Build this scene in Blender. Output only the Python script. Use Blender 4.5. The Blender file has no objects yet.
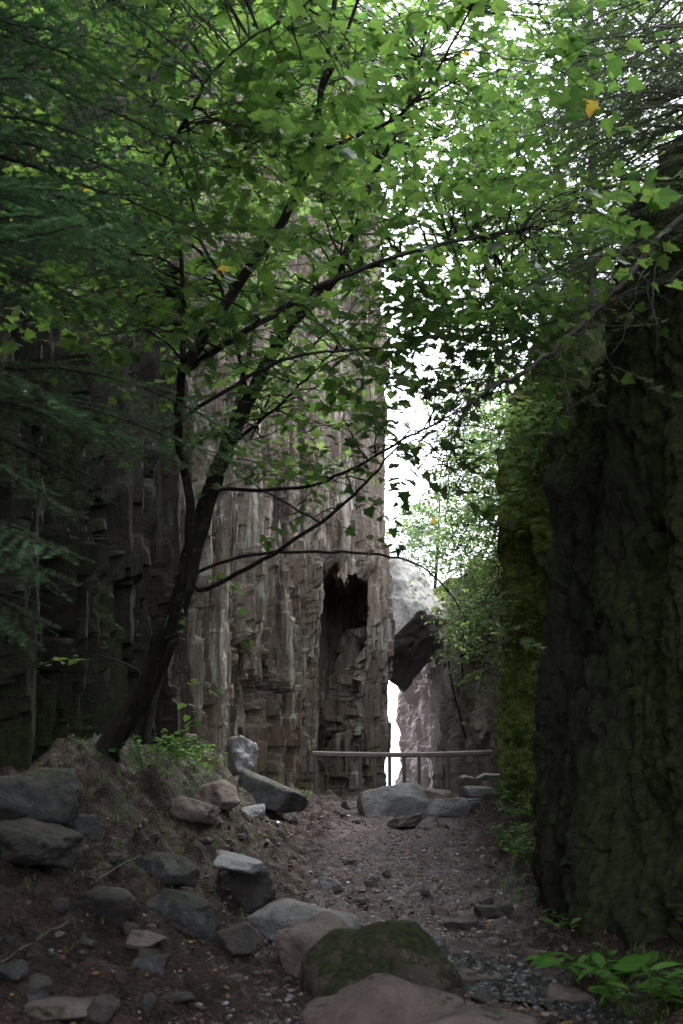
import bpy, bmesh, math, random
import numpy as np
from mathutils import Vector, Matrix, Euler

S = bpy.context.scene
COL = S.collection
R = math.radians

# ------------------------------------------------------------------ camera
F_PX, CAM_Z, PITCH = 1200.0, 1.6, R(10.5)
cam = bpy.data.cameras.new('camera')
camo = bpy.data.objects.new('camera', cam)
COL.objects.link(camo)
S.camera = camo
camo.location = (0, 0, CAM_Z)
camo.rotation_euler = (R(90) + PITCH, 0, 0)
cam.sensor_fit = 'VERTICAL'
cam.sensor_height = 36.0
cam.lens = 36.0 * F_PX / 1024.0
cam.clip_start = 0.1
cam.clip_end = 20000
cam.dof.use_dof = True
cam.dof.focus_distance = 20.0
cam.dof.aperture_fstop = 4.0
S.render.resolution_x, S.render.resolution_y = 683, 1024

# ------------------------------------------------------------------ light
SUN_EL, SUN_AZ = R(56), R(32)          # azimuth measured from +Y towards +X
W = bpy.data.worlds.new('World')
S.world = W
W.use_nodes = True
nt = W.node_tree
nt.nodes.clear()
sky = nt.nodes.new('ShaderNodeTexSky')
sky.sky_type = 'NISHITA'
sky.sun_disc = False
sky.sun_elevation = SUN_EL
sky.sun_rotation = SUN_AZ
sky.dust_density = 3.0
mixw = nt.nodes.new('ShaderNodeMix')
mixw.data_type = 'RGBA'
mixw.inputs[0].default_value = 0.8
mixw.inputs[7].default_value = (8.2, 8.5, 9.4, 1)      # even cloud cover
bgw = nt.nodes.new('ShaderNodeBackground')
bgw.inputs[1].default_value = 0.15
outw = nt.nodes.new('ShaderNodeOutputWorld')
nt.links.new(sky.outputs[0], mixw.inputs[6])
nt.links.new(mixw.outputs[2], bgw.inputs[0])
nt.links.new(bgw.outputs[0], outw.inputs[0])
sl = bpy.data.lights.new('sun', 'SUN')
sl.energy = 1.2
sl.angle = R(18)
sl.color = (1, 0.96, 0.9)
slo = bpy.data.objects.new('sun', sl)
COL.objects.link(slo)
d = Vector((math.sin(SUN_AZ) * math.cos(SUN_EL), math.cos(SUN_AZ) * math.cos(SUN_EL), math.sin(SUN_EL)))
slo.rotation_euler = (-d).to_track_quat('-Z', 'Y').to_euler()
S.view_settings.view_transform = 'Standard'
S.view_settings.look = 'None'
S.view_settings.gamma = 1.0
S.view_settings.exposure = 2.2
S.cycles.max_bounces = 6
S.cycles.diffuse_bounces = 4
S.cycles.glossy_bounces = 2
S.cycles.transmission_bounces = 4
S.cycles.use_denoising = True
S.cycles.sample_clamp_indirect = 4.0

# ------------------------------------------------------------------ helpers
SP, CP = math.sin(PITCH), math.cos(PITCH)

def P(px, py, d):
    """world point at distance d (along +Y) in the direction of a photograph pixel"""
    u, v = (px - 341.5) / F_PX, (512 - py) / F_PX
    dy, dz = CP - v * SP, SP + v * CP
    t = d / dy
    return np.array((u * t, d, CAM_Z + dz * t))

def _h(ix, iy, iz, seed):
    n = (ix.astype(np.int64) * 374761393 + iy.astype(np.int64) * 668265263 + iz.astype(np.int64) * 2147483647 + seed * 144269) & 0xffffffff
    n = ((n ^ (n >> 13)) * 1274126177) & 0xffffffff
    n = (n ^ (n >> 16)) * 2654435761 & 0xffffffff
    return ((n ^ (n >> 15)) & 0xffffff) / float(0xffffff)

def vn(x, y, z, seed=0):
    x, y, z = np.broadcast_arrays(np.asarray(x, float), np.asarray(y, float), np.asarray(z, float))
    ix, iy, iz = np.floor(x), np.floor(y), np.floor(z)
    fx, fy, fz = x - ix, y - iy, z - iz
    ix, iy, iz = ix.astype(np.int64), iy.astype(np.int64), iz.astype(np.int64)
    fx, fy, fz = fx * fx * (3 - 2 * fx), fy * fy * (3 - 2 * fy), fz * fz * (3 - 2 * fz)
    r = 0
    for a in (0, 1):
        for b in (0, 1):
            for c in (0, 1):
                w = (fx if a else 1 - fx) * (fy if b else 1 - fy) * (fz if c else 1 - fz)
                r = r + w * _h(ix + a, iy + b, iz + c, seed)
    return r * 2 - 1

def fbm(x, y, z, o=4, seed=0, g=0.5):
    r, a, f = 0, 1.0, 1.0
    for i in range(o):
        r = r + a * vn(np.asarray(x) * f + 17.3 * i, np.asarray(y) * f, np.asarray(z) * f, seed + i)
        a *= g
        f *= 2.03
    return r

def sstep(a, b, x):
    t = np.clip((x - a) / (b - a), 0, 1)
    return t * t * (3 - 2 * t)

def tag(o, label=None, cat=None, group=None, kind=None):
    if label: o['label'] = label
    if cat: o['category'] = cat
    if group: o['group'] = group
    if kind: o['kind'] = kind
    return o

def mesh(name, V, faces, mat, parent=None, smooth=True, loc=None, attr=None):
    """faces: list of integer arrays (n, k); V is in world space, loc becomes the origin"""
    V = np.asarray(V, dtype=np.float64)
    if parent is not None and loc is None:
        loc = None
        V = V - np.array(parent['_base'])
    elif loc is not None:
        V = V - np.array(loc)
    if isinstance(faces, np.ndarray):
        faces = [faces]
    faces = [np.asarray(f, dtype=np.int32) for f in faces if len(f)]
    me = bpy.data.meshes.new(name)
    me.vertices.add(len(V))
    me.vertices.foreach_set('co', V.astype(np.float32).ravel())
    loops = np.concatenate([f.ravel() for f in faces])
    tot = np.concatenate([np.full(len(f), f.shape[1]) for f in faces])
    start = np.concatenate(([0], np.cumsum(tot)[:-1]))
    me.loops.add(len(loops))
    me.loops.foreach_set('vertex_index', loops)
    me.polygons.add(len(tot))
    me.polygons.foreach_set('loop_start', start.astype(np.int32))
    me.polygons.foreach_set('loop_total', tot.astype(np.int32))
    me.polygons.foreach_set('use_smooth', np.full(len(tot), smooth))
    me.update(calc_edges=True)
    if attr:
        for k, a in attr.items():
            at = me.attributes.new(k, 'FLOAT', 'POINT')
            at.data.foreach_set('value', np.asarray(a, dtype=np.float32).ravel())
    me.materials.append(mat)
    o = bpy.data.objects.new(name, me)
    COL.objects.link(o)
    if parent is not None:
        o.parent = parent
    elif loc is not None:
        o.location = loc
    return o

def empty(name, base, label, cat, group=None):
    o = bpy.data.objects.new(name, None)
    COL.objects.link(o)
    o.empty_display_size = 0.2
    o.location = base
    o['_base'] = [float(c) for c in base]
    return tag(o, label, cat, group)

def grid_faces(nr, nc, flip=False):
    i = np.arange(nr - 1)[:, None] * nc + np.arange(nc - 1)[None, :]
    i = i.ravel()
    f = np.stack([i, i + 1, i + nc + 1, i + nc], 1)
    return f[:, ::-1] if flip else f

# ------------------------------------------------------------------ materials
def newmat(name):
    m = bpy.data.materials.new(name)
    m.use_nodes = True
    t = m.node_tree
    t.nodes.clear()
    out = t.nodes.new('ShaderNodeOutputMaterial')
    return m, t, out

class N:
    """small wrapper for node building"""
    def __init__(s, t):
        s.t = t
        s.tc = t.nodes.new('ShaderNodeTexCoord')
        s.geo = t.nodes.new('ShaderNodeNewGeometry')
    def mapping(s, scale, src=None):
        m = s.t.nodes.new('ShaderNodeMapping')
        m.inputs['Scale'].default_value = scale
        s.t.links.new(src or s.geo.outputs['Position'], m.inputs[0])
        return m.outputs[0]
    def noise(s, scale, detail=6, rough=0.6, vec=None, dist=0.0):
        n = s.t.nodes.new('ShaderNodeTexNoise')
        n.inputs['Scale'].default_value = scale
        n.inputs['Detail'].default_value = detail
        n.inputs['Roughness'].default_value = rough
        n.inputs['Distortion'].default_value = dist
        s.t.links.new(vec or s.geo.outputs['Position'], n.inputs['Vector'])
        return n.outputs[0]
    def vor(s, scale, vec=None, feature='F1', out=0):
        n = s.t.nodes.new('ShaderNodeTexVoronoi')
        n.feature = feature
        n.inputs['Scale'].default_value = scale
        s.t.links.new(vec or s.geo.outputs['Position'], n.inputs['Vector'])
        return n.outputs[out]
    def ramp(s, src, a, b, va=0.0, vb=1.0):
        n = s.t.nodes.new('ShaderNodeMapRange')
        n.interpolation_type = 'SMOOTHSTEP'
        for k, v in zip((1, 2, 3, 4), (a, b, va, vb)):
            n.inputs[k].default_value = v
        s.t.links.new(src, n.inputs[0])
        return n.outputs[0]
    def mix(s, f, a, b):
        n = s.t.nodes.new('ShaderNodeMix')
        n.data_type = 'RGBA'
        for sock, v in ((0, f), (6, a), (7, b)):
            if isinstance(v, (int, float)):
                n.inputs[sock].default_value = v
            elif isinstance(v, tuple):
                n.inputs[sock].default_value = (*v, 1)
            else:
                s.t.links.new(v, n.inputs[sock])
        return n.outputs[2]
    def math(s, op, a, b=0.0):
        n = s.t.nodes.new('ShaderNodeMath')
        n.operation = op
        for k, v in ((0, a), (1, b)):
            if isinstance(v, (int, float)):
                n.inputs[k].default_value = v
            else:
                s.t.links.new(v, n.inputs[k])
        return n.outputs[0]
    def attr(s, name):
        n = s.t.nodes.new('ShaderNodeAttribute')
        n.attribute_name = name
        return n.outputs['Fac']
    def sepz(s, src):
        n = s.t.nodes.new('ShaderNodeSeparateXYZ')
        s.t.links.new(src, n.inputs[0])
        return n.outputs[2]
    def bump(s, h, dist, strength=1.0, prev=None):
        n = s.t.nodes.new('ShaderNodeBump')
        n.inputs['Strength'].default_value = strength
        n.inputs['Distance'].default_value = dist
        s.t.links.new(h, n.inputs['Height'])
        if prev is not None:
            s.t.links.new(prev, n.inputs['Normal'])
        return n.outputs[0]
    def bsdf(s, col, rough, nrm=None, spec=0.4, out=None):
        b = s.t.nodes.new('ShaderNodeBsdfPrincipled')
        for k, v in (('Base Color', col), ('Roughness', rough), ('Specular IOR Level', spec)):
            if isinstance(v, (int, float)):
                b.inputs[k].default_value = v
            elif isinstance(v, tuple):
                b.inputs[k].default_value = (*v, 1)
            else:
                s.t.links.new(v, b.inputs[k])
        if nrm is not None:
            s.t.links.new(nrm, b.inputs['Normal'])
        if out:
            s.t.links.new(b.outputs[0], out.inputs[0])
        return b.outputs[0]

def cliff_mat(name, c1, c2, dark, lichen, lichen_amt=0.5, rust=0.3):
    m, t, out = newmat(name)
    n = N(t)
    streak = n.mapping((1.7, 1.7, 0.16))
    thin = n.mapping((5.0, 5.0, 0.35))
    big = n.noise(0.9, 6, 0.65, streak)
    fine = n.noise(9, 8, 0.7, n.mapping((1, 1, 0.4)))
    col = n.mix(n.ramp(big, 0.38, 0.62), c1, c2)
    col = n.mix(n.math('MULTIPLY', n.ramp(n.noise(1.0, 8, 0.75, streak), 0.54, 0.64), rust), col, (0.17, 0.085, 0.05))
    l1 = n.ramp(n.noise(1.3, 9, 0.75, thin), 0.50, 0.60)
    l2 = n.ramp(n.noise(1.1, 4, 0.6), 0.40, 0.58)
    col = n.mix(n.math('MULTIPLY', n.math('MULTIPLY', l1, l2), lichen_amt), col, lichen)
    col = n.mix(n.ramp(n.noise(1.6, 8, 0.75, streak), 0.52, 0.60, 0, 0.85), col, dark)
    col = n.mix(n.ramp(fine, 0.35, 0.65, 0.75, 0.0), col, n.mix(0.45, col, dark))
    col = n.mix(n.math('MULTIPLY', n.ramp(n.noise(16, 8, 0.8), 0.58, 0.66), lichen_amt), col, lichen)
    shd = n.ramp(n.math('ADD', n.attr('shade_tone'), n.math('MULTIPLY', n.math('SUBTRACT', big, 0.5), 0.8)), 0.3, 0.8, 0.0, 0.96)  # canopy shade on the near walls painted as darker rock
    col = n.mix(shd, col, n.mix(fine, (0.010, 0.008, 0.007), (0.034, 0.028, 0.024)))
    col = n.mix(n.ramp(n.attr('shade_tone'), -0.1, -0.8), col, n.mix(big, (0.36, 0.31, 0.30), (0.52, 0.46, 0.45)))  # below zero: far wall painted pale in place of sunlight
    ms = n.math('ADD', n.attr('moss'), n.math('MULTIPLY', n.math('SUBTRACT', n.noise(3.0, 7, 0.7), 0.5), 1.6))
    mf = n.math('MULTIPLY', n.ramp(ms, 0.40, 0.70), n.ramp(n.attr('shade_tone'), 0.6, 1.0, 1.0, 0.0))
    film = n.math('MULTIPLY', n.ramp(n.attr('shade_tone'), 0.6, 1.0), n.ramp(n.math('ADD', n.attr('moss'), n.math('MULTIPLY', n.math('SUBTRACT', n.noise(0.9, 8, 0.7), 0.5), 1.2)), 0.15, 0.75, 0.0, 0.8))
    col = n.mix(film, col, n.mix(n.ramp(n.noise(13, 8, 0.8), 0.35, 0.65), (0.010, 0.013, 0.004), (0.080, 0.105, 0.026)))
    mosscol = n.mix(n.ramp(n.noise(11, 8, 0.8), 0.35, 0.68), (0.045, 0.065, 0.014), (0.26, 0.33, 0.08))
    col = n.mix(mf, col, mosscol)
    b = n.bump(n.noise(4, 10, 0.75, n.mapping((1, 1, 0.4))), 0.12, 0.9)
    b = n.bump(n.noise(30, 6, 0.7), 0.02, 0.7, b)
    n.bsdf(col, 0.85, b, 0.25, out)
    return m

M = {}
M['cliff_l'] = cliff_mat('weathered_rock', (0.18, 0.138, 0.110), (0.31, 0.25, 0.205), (0.042, 0.031, 0.026), (0.52, 0.52, 0.45), 0.9, 0.8)
M['cliff_r'] = cliff_mat('mossy_rock', (0.17, 0.155, 0.14), (0.32, 0.29, 0.26), (0.06, 0.054, 0.046), (0.26, 0.27, 0.2), 0.25, 0.25)

def stone_mat(name, c1, c2, moss=0.0, rough=0.75, speck=0.3, spec=0.4):
    m, t, out = newmat(name)
    n = N(t)
    col = n.mix(n.ramp(n.noise(4, 6, 0.65), 0.35, 0.65), c1, c2)
    col = n.mix(n.math('MULTIPLY', n.ramp(n.noise(13, 8, 0.75), 0.55, 0.66), speck), col, (0.40, 0.40, 0.37))
    col = n.mix(n.ramp(n.noise(8, 6, 0.7), 0.55, 0.75, 0, 0.7), col, tuple(x * 0.3 for x in c1))
    if moss > 0:
        up = n.sepz(n.geo.outputs['Normal'])
        f = n.math('ADD', n.math('MULTIPLY', up, 0.35), n.math('MULTIPLY', n.noise(4.5, 10, 0.8), 1.5))
        mf = n.ramp(f, 1.25 - moss, 1.37 - moss)
        mc = n.mix(n.ramp(n.noise(22, 8, 0.8), 0.35, 0.7), (0.010, 0.016, 0.004), (0.075, 0.088, 0.020))
        col = n.mix(mf, col, mc)
    b = n.bump(n.noise(7, 9, 0.7), 0.10, 0.9)
    b = n.bump(n.noise(45, 6, 0.7), 0.02, 0.8, b)
    n.bsdf(col, rough, b, spec, out)
    return m

M['gravel'] = None
def gravel_mat():
    m, t, out = newmat('gravel')
    n = N(t)
    r = n.geo.outputs['Random Per Island']
    r2 = n.math('FRACT', n.math('MULTIPLY', r, 37.7))
    col = n.mix(n.math('POWER', r, 3.0), (0.035, 0.024, 0.023), (0.27, 0.235, 0.25))
    col = n.mix(n.math('MULTIPLY', r2, 0.4), col, (0.16, 0.09, 0.07))
    n.bsdf(col, n.ramp(r2, 0, 1, 0.25, 0.7), None, 0.5, out)
    return m
M['gravel'] = gravel_mat()
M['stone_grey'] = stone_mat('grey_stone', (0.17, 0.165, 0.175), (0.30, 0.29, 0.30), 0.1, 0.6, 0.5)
M['stone_brown'] = stone_mat('brown_stone', (0.15, 0.108, 0.095), (0.27, 0.205, 0.185), 0.12, 0.65, 0.2)
M['stone_moss'] = stone_mat('mossy_stone', (0.07, 0.052, 0.042), (0.15, 0.118, 0.10), 0.42, 0.7, 0.2)
M['stone_pale'] = stone_mat('pale_wet_stone', (0.28, 0.29, 0.32), (0.42, 0.43, 0.46), 0.0, 0.35, 0.2, 0.6)
M['stone_dark'] = stone_mat('dark_stone', (0.05, 0.042, 0.04), (0.10, 0.085, 0.08), 0.2, 0.55, 0.2)
def hang_mat():
    m, t, out = newmat('lit_top_boulder')
    n = N(t)
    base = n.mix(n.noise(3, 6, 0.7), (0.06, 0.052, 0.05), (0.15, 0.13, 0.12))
    lich_lit = n.mix(n.ramp(n.noise(6, 8, 0.75), 0.35, 0.65), (0.24, 0.23, 0.22), (0.46, 0.45, 0.43))
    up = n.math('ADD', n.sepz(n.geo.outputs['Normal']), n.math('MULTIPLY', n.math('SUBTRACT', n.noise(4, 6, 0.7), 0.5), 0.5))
    col = n.mix(n.ramp(up, -0.15, 0.1), base, lich_lit)  # upper faces painted paler as if lit, underside left dark
    n.bsdf(col, 0.9, n.bump(n.noise(7, 9, 0.7), 0.08, 0.9), 0.25, out)
    return m
M['stone_hang'] = hang_mat()
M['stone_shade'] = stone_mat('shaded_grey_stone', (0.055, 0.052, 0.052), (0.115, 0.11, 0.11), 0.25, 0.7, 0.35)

def soil_mat():
    m, t, out = newmat('trail_soil')
    n = N(t)
    humus = n.mix(n.ramp(n.noise(3.5, 8, 0.7), 0.35, 0.65), (0.020, 0.010, 0.008), (0.078, 0.042, 0.032))
    trod = n.mix(n.ramp(n.noise(2.3, 8, 0.7), 0.35, 0.65), (0.076, 0.051, 0.054), (0.178, 0.128, 0.138))
    col = n.mix(n.attr('trail'), humus, trod)
    col = n.mix(n.ramp(n.noise(26, 8, 0.8), 0.52, 0.66, 0, 0.8), col, n.mix(n.attr('trail'), (0.10, 0.075, 0.06), (0.25, 0.22, 0.225)))
    col = n.mix(n.ramp(n.noise(17, 8, 0.8), 0.54, 0.66, 0, 0.8), col, (0.018, 0.013, 0.012))
    ms = n.math('ADD', n.attr('moss'), n.math('MULTIPLY', n.math('SUBTRACT', n.noise(2.0, 9, 0.8), 0.5), 2.4))
    mf = n.ramp(ms, 0.55, 0.70)
    mc = n.mix(n.ramp(n.noise(19, 7, 0.8), 0.35, 0.7), (0.008, 0.014, 0.004), (0.070, 0.095, 0.018))
    col = n.mix(mf, col, mc)
    wet = n.math('MULTIPLY', n.attr('wet'), n.ramp(n.noise(7, 8, 0.75), 0.42, 0.58))
    rough = n.ramp(wet, 0.0, 1.0, 0.85, 0.18)
    b = n.bump(n.noise(8, 10, 0.8), 0.09, 1.0)
    b = n.bump(n.vor(45), 0.02, 0.9, b)
    n.bsdf(col, rough, b, 0.5, out)
    return m
M['soil'] = soil_mat()

def bark_mat(name, c1, c2, lich_lit=0.2):
    m, t, out = newmat(name)
    n = N(t)
    col = n.mix(n.ramp(n.noise(14, 6, 0.7, n.mapping((1, 1, 0.25))), 0.35, 0.65), c1, c2)
    col = n.mix(n.math('MULTIPLY', n.ramp(n.noise(9, 6, 0.7), 0.55, 0.63), lich_lit), col, (0.30, 0.31, 0.26))
    b = n.bump(n.noise(40, 6, 0.7, n.mapping((1, 1, 0.3))), 0.012, 0.9)
    n.bsdf(col, 0.85, b, 0.25, out)
    return m
M['bark'] = bark_mat('maple_bark', (0.014, 0.011, 0.010), (0.036, 0.030, 0.026), 0.12)
M['bark_dead'] = bark_mat('dead_bark', (0.075, 0.065, 0.06), (0.15, 0.135, 0.125), 0.5)

def leaf_mat(name, c_lo, c_hi, t_lo, t_hi, trans=0.55, odd=None, gloss=0.12, yellow=0.0):
    m, t, out = newmat(name)
    n = N(t)
    rnd = n.geo.outputs['Random Per Island']
    dcol = n.mix(rnd, c_lo, c_hi)
    tcol = n.mix(rnd, t_lo, t_hi)
    if yellow:
        r2 = n.math('FRACT', n.math('MULTIPLY', rnd, 57.31))
        f = n.math('LESS_THAN', r2, yellow)
        dcol = n.mix(f, dcol, (0.35, 0.24, 0.04))
        tcol = n.mix(f, tcol, (0.55, 0.38, 0.06))
    df = t.nodes.new('ShaderNodeBsdfDiffuse')
    t.links.new(dcol, df.inputs[0])
    tr = t.nodes.new('ShaderNodeBsdfTranslucent')
    t.links.new(tcol, tr.inputs[0])
    mx = t.nodes.new('ShaderNodeMixShader')
    mx.inputs[0].default_value = trans
    t.links.new(df.outputs[0], mx.inputs[1])
    t.links.new(tr.outputs[0], mx.inputs[2])
    gl = t.nodes.new('ShaderNodeBsdfGlossy')
    gl.inputs['Roughness'].default_value = 0.5
    fr = t.nodes.new('ShaderNodeFresnel')
    fr.inputs[0].default_value = 1.4
    g2 = n.math('MULTIPLY', fr.outputs[0], gloss * 2.5)
    m2 = t.nodes.new('ShaderNodeMixShader')
    t.links.new(g2, m2.inputs[0])
    t.links.new(mx.outputs[0], m2.inputs[1])
    t.links.new(gl.outputs[0], m2.inputs[2])
    t.links.new(m2.outputs[0], out.inputs[0])
    return m
M['maple'] = leaf_mat('maple_leaves', (0.030, 0.075, 0.020), (0.060, 0.125, 0.030), (0.085, 0.20, 0.040), (0.23, 0.385, 0.075), 0.6, yellow=0.003)
M['maple_pale'] = leaf_mat('pale_maple_leaves', (0.05, 0.105, 0.035), (0.10, 0.17, 0.055), (0.15, 0.30, 0.07), (0.32, 0.47, 0.13), 0.6, yellow=0.006)
M['needle'] = leaf_mat('fir_needles', (0.06, 0.145, 0.055), (0.12, 0.26, 0.11), (0.08, 0.22, 0.06), (0.14, 0.32, 0.10), 0.35, gloss=0.2)
M['needle_grey'] = leaf_mat('grey_needles', (0.055, 0.080, 0.040), (0.11, 0.145, 0.075), (0.07, 0.14, 0.04), (0.14, 0.22, 0.06), 0.4)
M['herb'] = leaf_mat('herb_leaves', (0.06, 0.16, 0.022), (0.12, 0.26, 0.05), (0.09, 0.26, 0.03), (0.18, 0.36, 0.05), 0.4, gloss=0.12)
M['litter'] = leaf_mat('leaf_litter', (0.07, 0.035, 0.02), (0.30, 0.16, 0.07), (0.12, 0.06, 0.03), (0.2, 0.1, 0.04), 0.1)

def simple_mat(name, c, rough, spec=0.4, metal=0.0, bs=20, bd=0.004):
    m, t, out = newmat(name)
    n = N(t)
    col = n.mix(n.noise(bs, 6, 0.7), tuple(x * 0.6 for x in c), c)
    n.bsdf(col, rough, n.bump(n.noise(bs * 3, 5, 0.7), bd, 0.6), spec, out)
    return m
M['rail'] = simple_mat('weathered_rail', (0.24, 0.19, 0.175), 0.6, bs=9, bd=0.02)
M['post'] = simple_mat('dark_post', (0.16, 0.14, 0.135), 0.6)

def water_mat(name, col, rough, scale, dist, trans=0.0):
    m, t, out = newmat(name)
    n = N(t)
    b = n.bump(n.noise(scale, 4, 0.6, dist=0.6), dist, 1.0)
    glint = n.ramp(n.noise(16, 6, 0.75, dist=1.5), 0.56, 0.64, 0.0, 0.75) if trans else 0.0  # glints of sky painted as whitish patches
    n.bsdf(n.mix(glint, col, (0.50, 0.52, 0.57)), rough, b, 0.8, out)
    return m
M['stream'] = water_mat('stream_water', (0.035, 0.03, 0.028), 0.12, 24, 0.30, 1.0)
M['lake'] = water_mat('lake_water', (0.10, 0.13, 0.15), 0.12, 0.4, 0.15)

# ------------------------------------------------------------------ ground
def trail_x(y):
    return np.interp(y, [0, 6, 8, 11, 18, 24, 30], [0.2, 0.35, 0.45, 0.62, 0.85, 1.15, 1.5])

def ground_z(x, y, rough=True):
    x, y = np.asarray(x, float), np.asarray(y, float)
    z = np.interp(y, [-60, 0, 6.5, 9, 12, 18, 22.5, 24.8, 26.5, 30, 45, 70, 400], [0.5, 0, 0, 0.0, 0.06, 0.2, 0.33, 0.28, -0.3, -2.2, -14, -34, -60])
    xc = trail_x(y)
    B = np.interp(y, [0, 6, 8, 9.5, 11, 13, 18, 22, 25, 30], [0.5, 0.45, 0.75, 1.15, 1.45, 1.4, 0.85, 0.5, 0.2, 0])
    z = z + B * sstep(0.7, 3.1, xc - x)
    z = z + np.interp(y, [0, 8, 11, 15, 22, 25], [0.3, 0.3, 0.2, 0.35, 0.3, 0]) * sstep(0.9, 2.0, x - xc)
    # small channel of the trickle
    cx = np.interp(y, [5, 7.6, 8.3, 9.2, 10.5], [2.6, 1.55, 1.0, 0.7, 0.2])
    w = sstep(6.6, 7.2, y) * (1 - sstep(9.6, 10.4, y))
    z = z - 0.15 * w * np.exp(-((x - cx) / 0.40) ** 2)
    chan = 1 - w * np.exp(-((x - cx) / 0.45) ** 4) * 0.85
    if rough:
        near = np.clip(1.5 - np.abs(y - 12) / 30, 0.2, 1) * chan
        z = z + 0.07 * fbm(x * 0.9, y * 0.9, 0, 3, 3) * near
        off = sstep(0.5, 1.6, np.abs(x - xc))
        z = z + chan * (0.022 + 0.085 * off) * fbm(x * 4.2, y * 4.2, 0, 4, 9, 0.6)
        z = z + chan * 0.014 * fbm(x * 17, y * 17, 0, 2, 12)
    return z

xs = np.concatenate([[-900, -300, -100, -40, -20, -12, -8], np.arange(-6, 5.01, 0.045), [6, 8, 12, 20, 40, 100, 300, 900]])
ys = np.concatenate([[-60, -30, -15, -8, -4, 0, 2, 4], np.arange(5, 27, 0.05), np.arange(27, 34, 0.3), [36, 40, 45, 52, 60, 70, 100, 200, 400]])
X, Y = np.meshgrid(xs, ys)
Z = ground_z(X, Y)
mossg = 0.05 + 0.35 * np.exp(-((X + 2.3) / 0.9) ** 2 - ((Y - 14.5) / 3.0) ** 2) + 0.45 * sstep(1.0, 2.2, trail_x(Y) - X) * sstep(8, 10.5, Y) * (1 - sstep(20, 24, Y)) + 0.35 * sstep(0.9, 1.5, X - trail_x(Y))
wet = np.clip(1.15 * np.exp(-((Y - 10.2) / 3.4) ** 2) * sstep(-1.4, -0.3, X - trail_x(Y)), 0, 1) + 0.45
mesh('ground', np.stack([X, Y, Z], -1).reshape(-1, 3), grid_faces(*X.shape), M['soil'], loc=(0, 0, 0), attr={'moss': mossg, 'wet': np.clip(wet, 0, 1), 'trail': sstep(6.5, 9.5, Y) * (1 - sstep(0.55, 1.25, np.abs(X - trail_x(Y) - 0.1) + 0.35 * fbm(X * 1.5, Y * 1.5, 0, 4, 15)) )})
tag(bpy.data.objects['ground'], kind='structure')

# water
sy = np.linspace(6.7, 10.2, 110)
sx = np.interp(sy, [5, 7.6, 8.3, 9.2, 10.5], [2.6, 1.55, 1.0, 0.7, 0.2])
tt = np.linspace(-1, 1, 26)
SX = sx[:, None] + tt[None, :] * (0.40 + 0.14 * np.sin(sy * 3.1) + 0.08 * np.sin(sy * 7.7 + 1))[:, None]
SY = sy[:, None] + 0 * tt[None, :]
SZ = np.interp(SY, [6.7, 8, 9.6, 10.2], [-0.06, -0.035, 0.0, 0.0]) + 0.022 * fbm(SX * 8, SY * 8, 0, 4, 5)
mesh('stream', np.stack([SX, SY, SZ], -1).reshape(-1, 3), grid_faces(*SX.shape), M['stream'], loc=(0, 0, 0))
tag(bpy.data.objects['stream'], kind='structure')
lx = np.array([-9000, 9000.0]); ly = np.array([-100, 12000.0])
LX, LY = np.meshgrid(lx, ly)
mesh('lake', np.stack([LX, LY, LX * 0 - 26.0], -1).reshape(-1, 3), grid_faces(2, 2), M['lake'], loc=(0, 0, 0))
tag(bpy.data.objects['lake'], kind='structure')

# ------------------------------------------------------------------ cliffs
def resample(pts, fine=0.06, coarse=0.3, name_fine=False):
    pts = np.array(pts, float)
    # corner cutting once, to soften
    out = [pts[0]]
    for a, b in zip(pts[:-1], pts[1:]):
        out += [a * 0.8 + b * 0.2, a * 0.2 + b * 0.8]
    out.append(pts[-1])
    pts = np.array(out)
    res = []
    for a, b in zip(pts[:-1], pts[1:]):
        L = np.linalg.norm(b - a)
        m = (a + b) / 2
        st = fine * (0.6 if name_fine and 8 < m[1] < 12.5 else 1) if (5.5 < m[1] < 37 and abs(m[0]) < 7) else coarse
        k = max(1, int(math.ceil(L / st)))
        for i in range(k):
            res.append(a + (b - a) * i / k)
    res.append(pts[-1])
    return np.array(res)

def columns(s, z, w, zh, seed, warp):
    """jointed rock: blocks of width w and height zh, each with its own offset in 0..1, and the distance to a joint"""
    a = (s + warp) / w
    i = np.floor(a)
    fr = a - i
    sh = _h(i, i * 0, i * 0, seed + 5) * 7
    k = np.floor(z / zh + sh)
    fz = z / zh + sh - k
    r = _h(i, k, i * 0, seed)
    edge = np.minimum(fr, 1 - fr) * w
    edz = np.minimum(fz, 1 - fz) * zh
    return r, edge, edz

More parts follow.
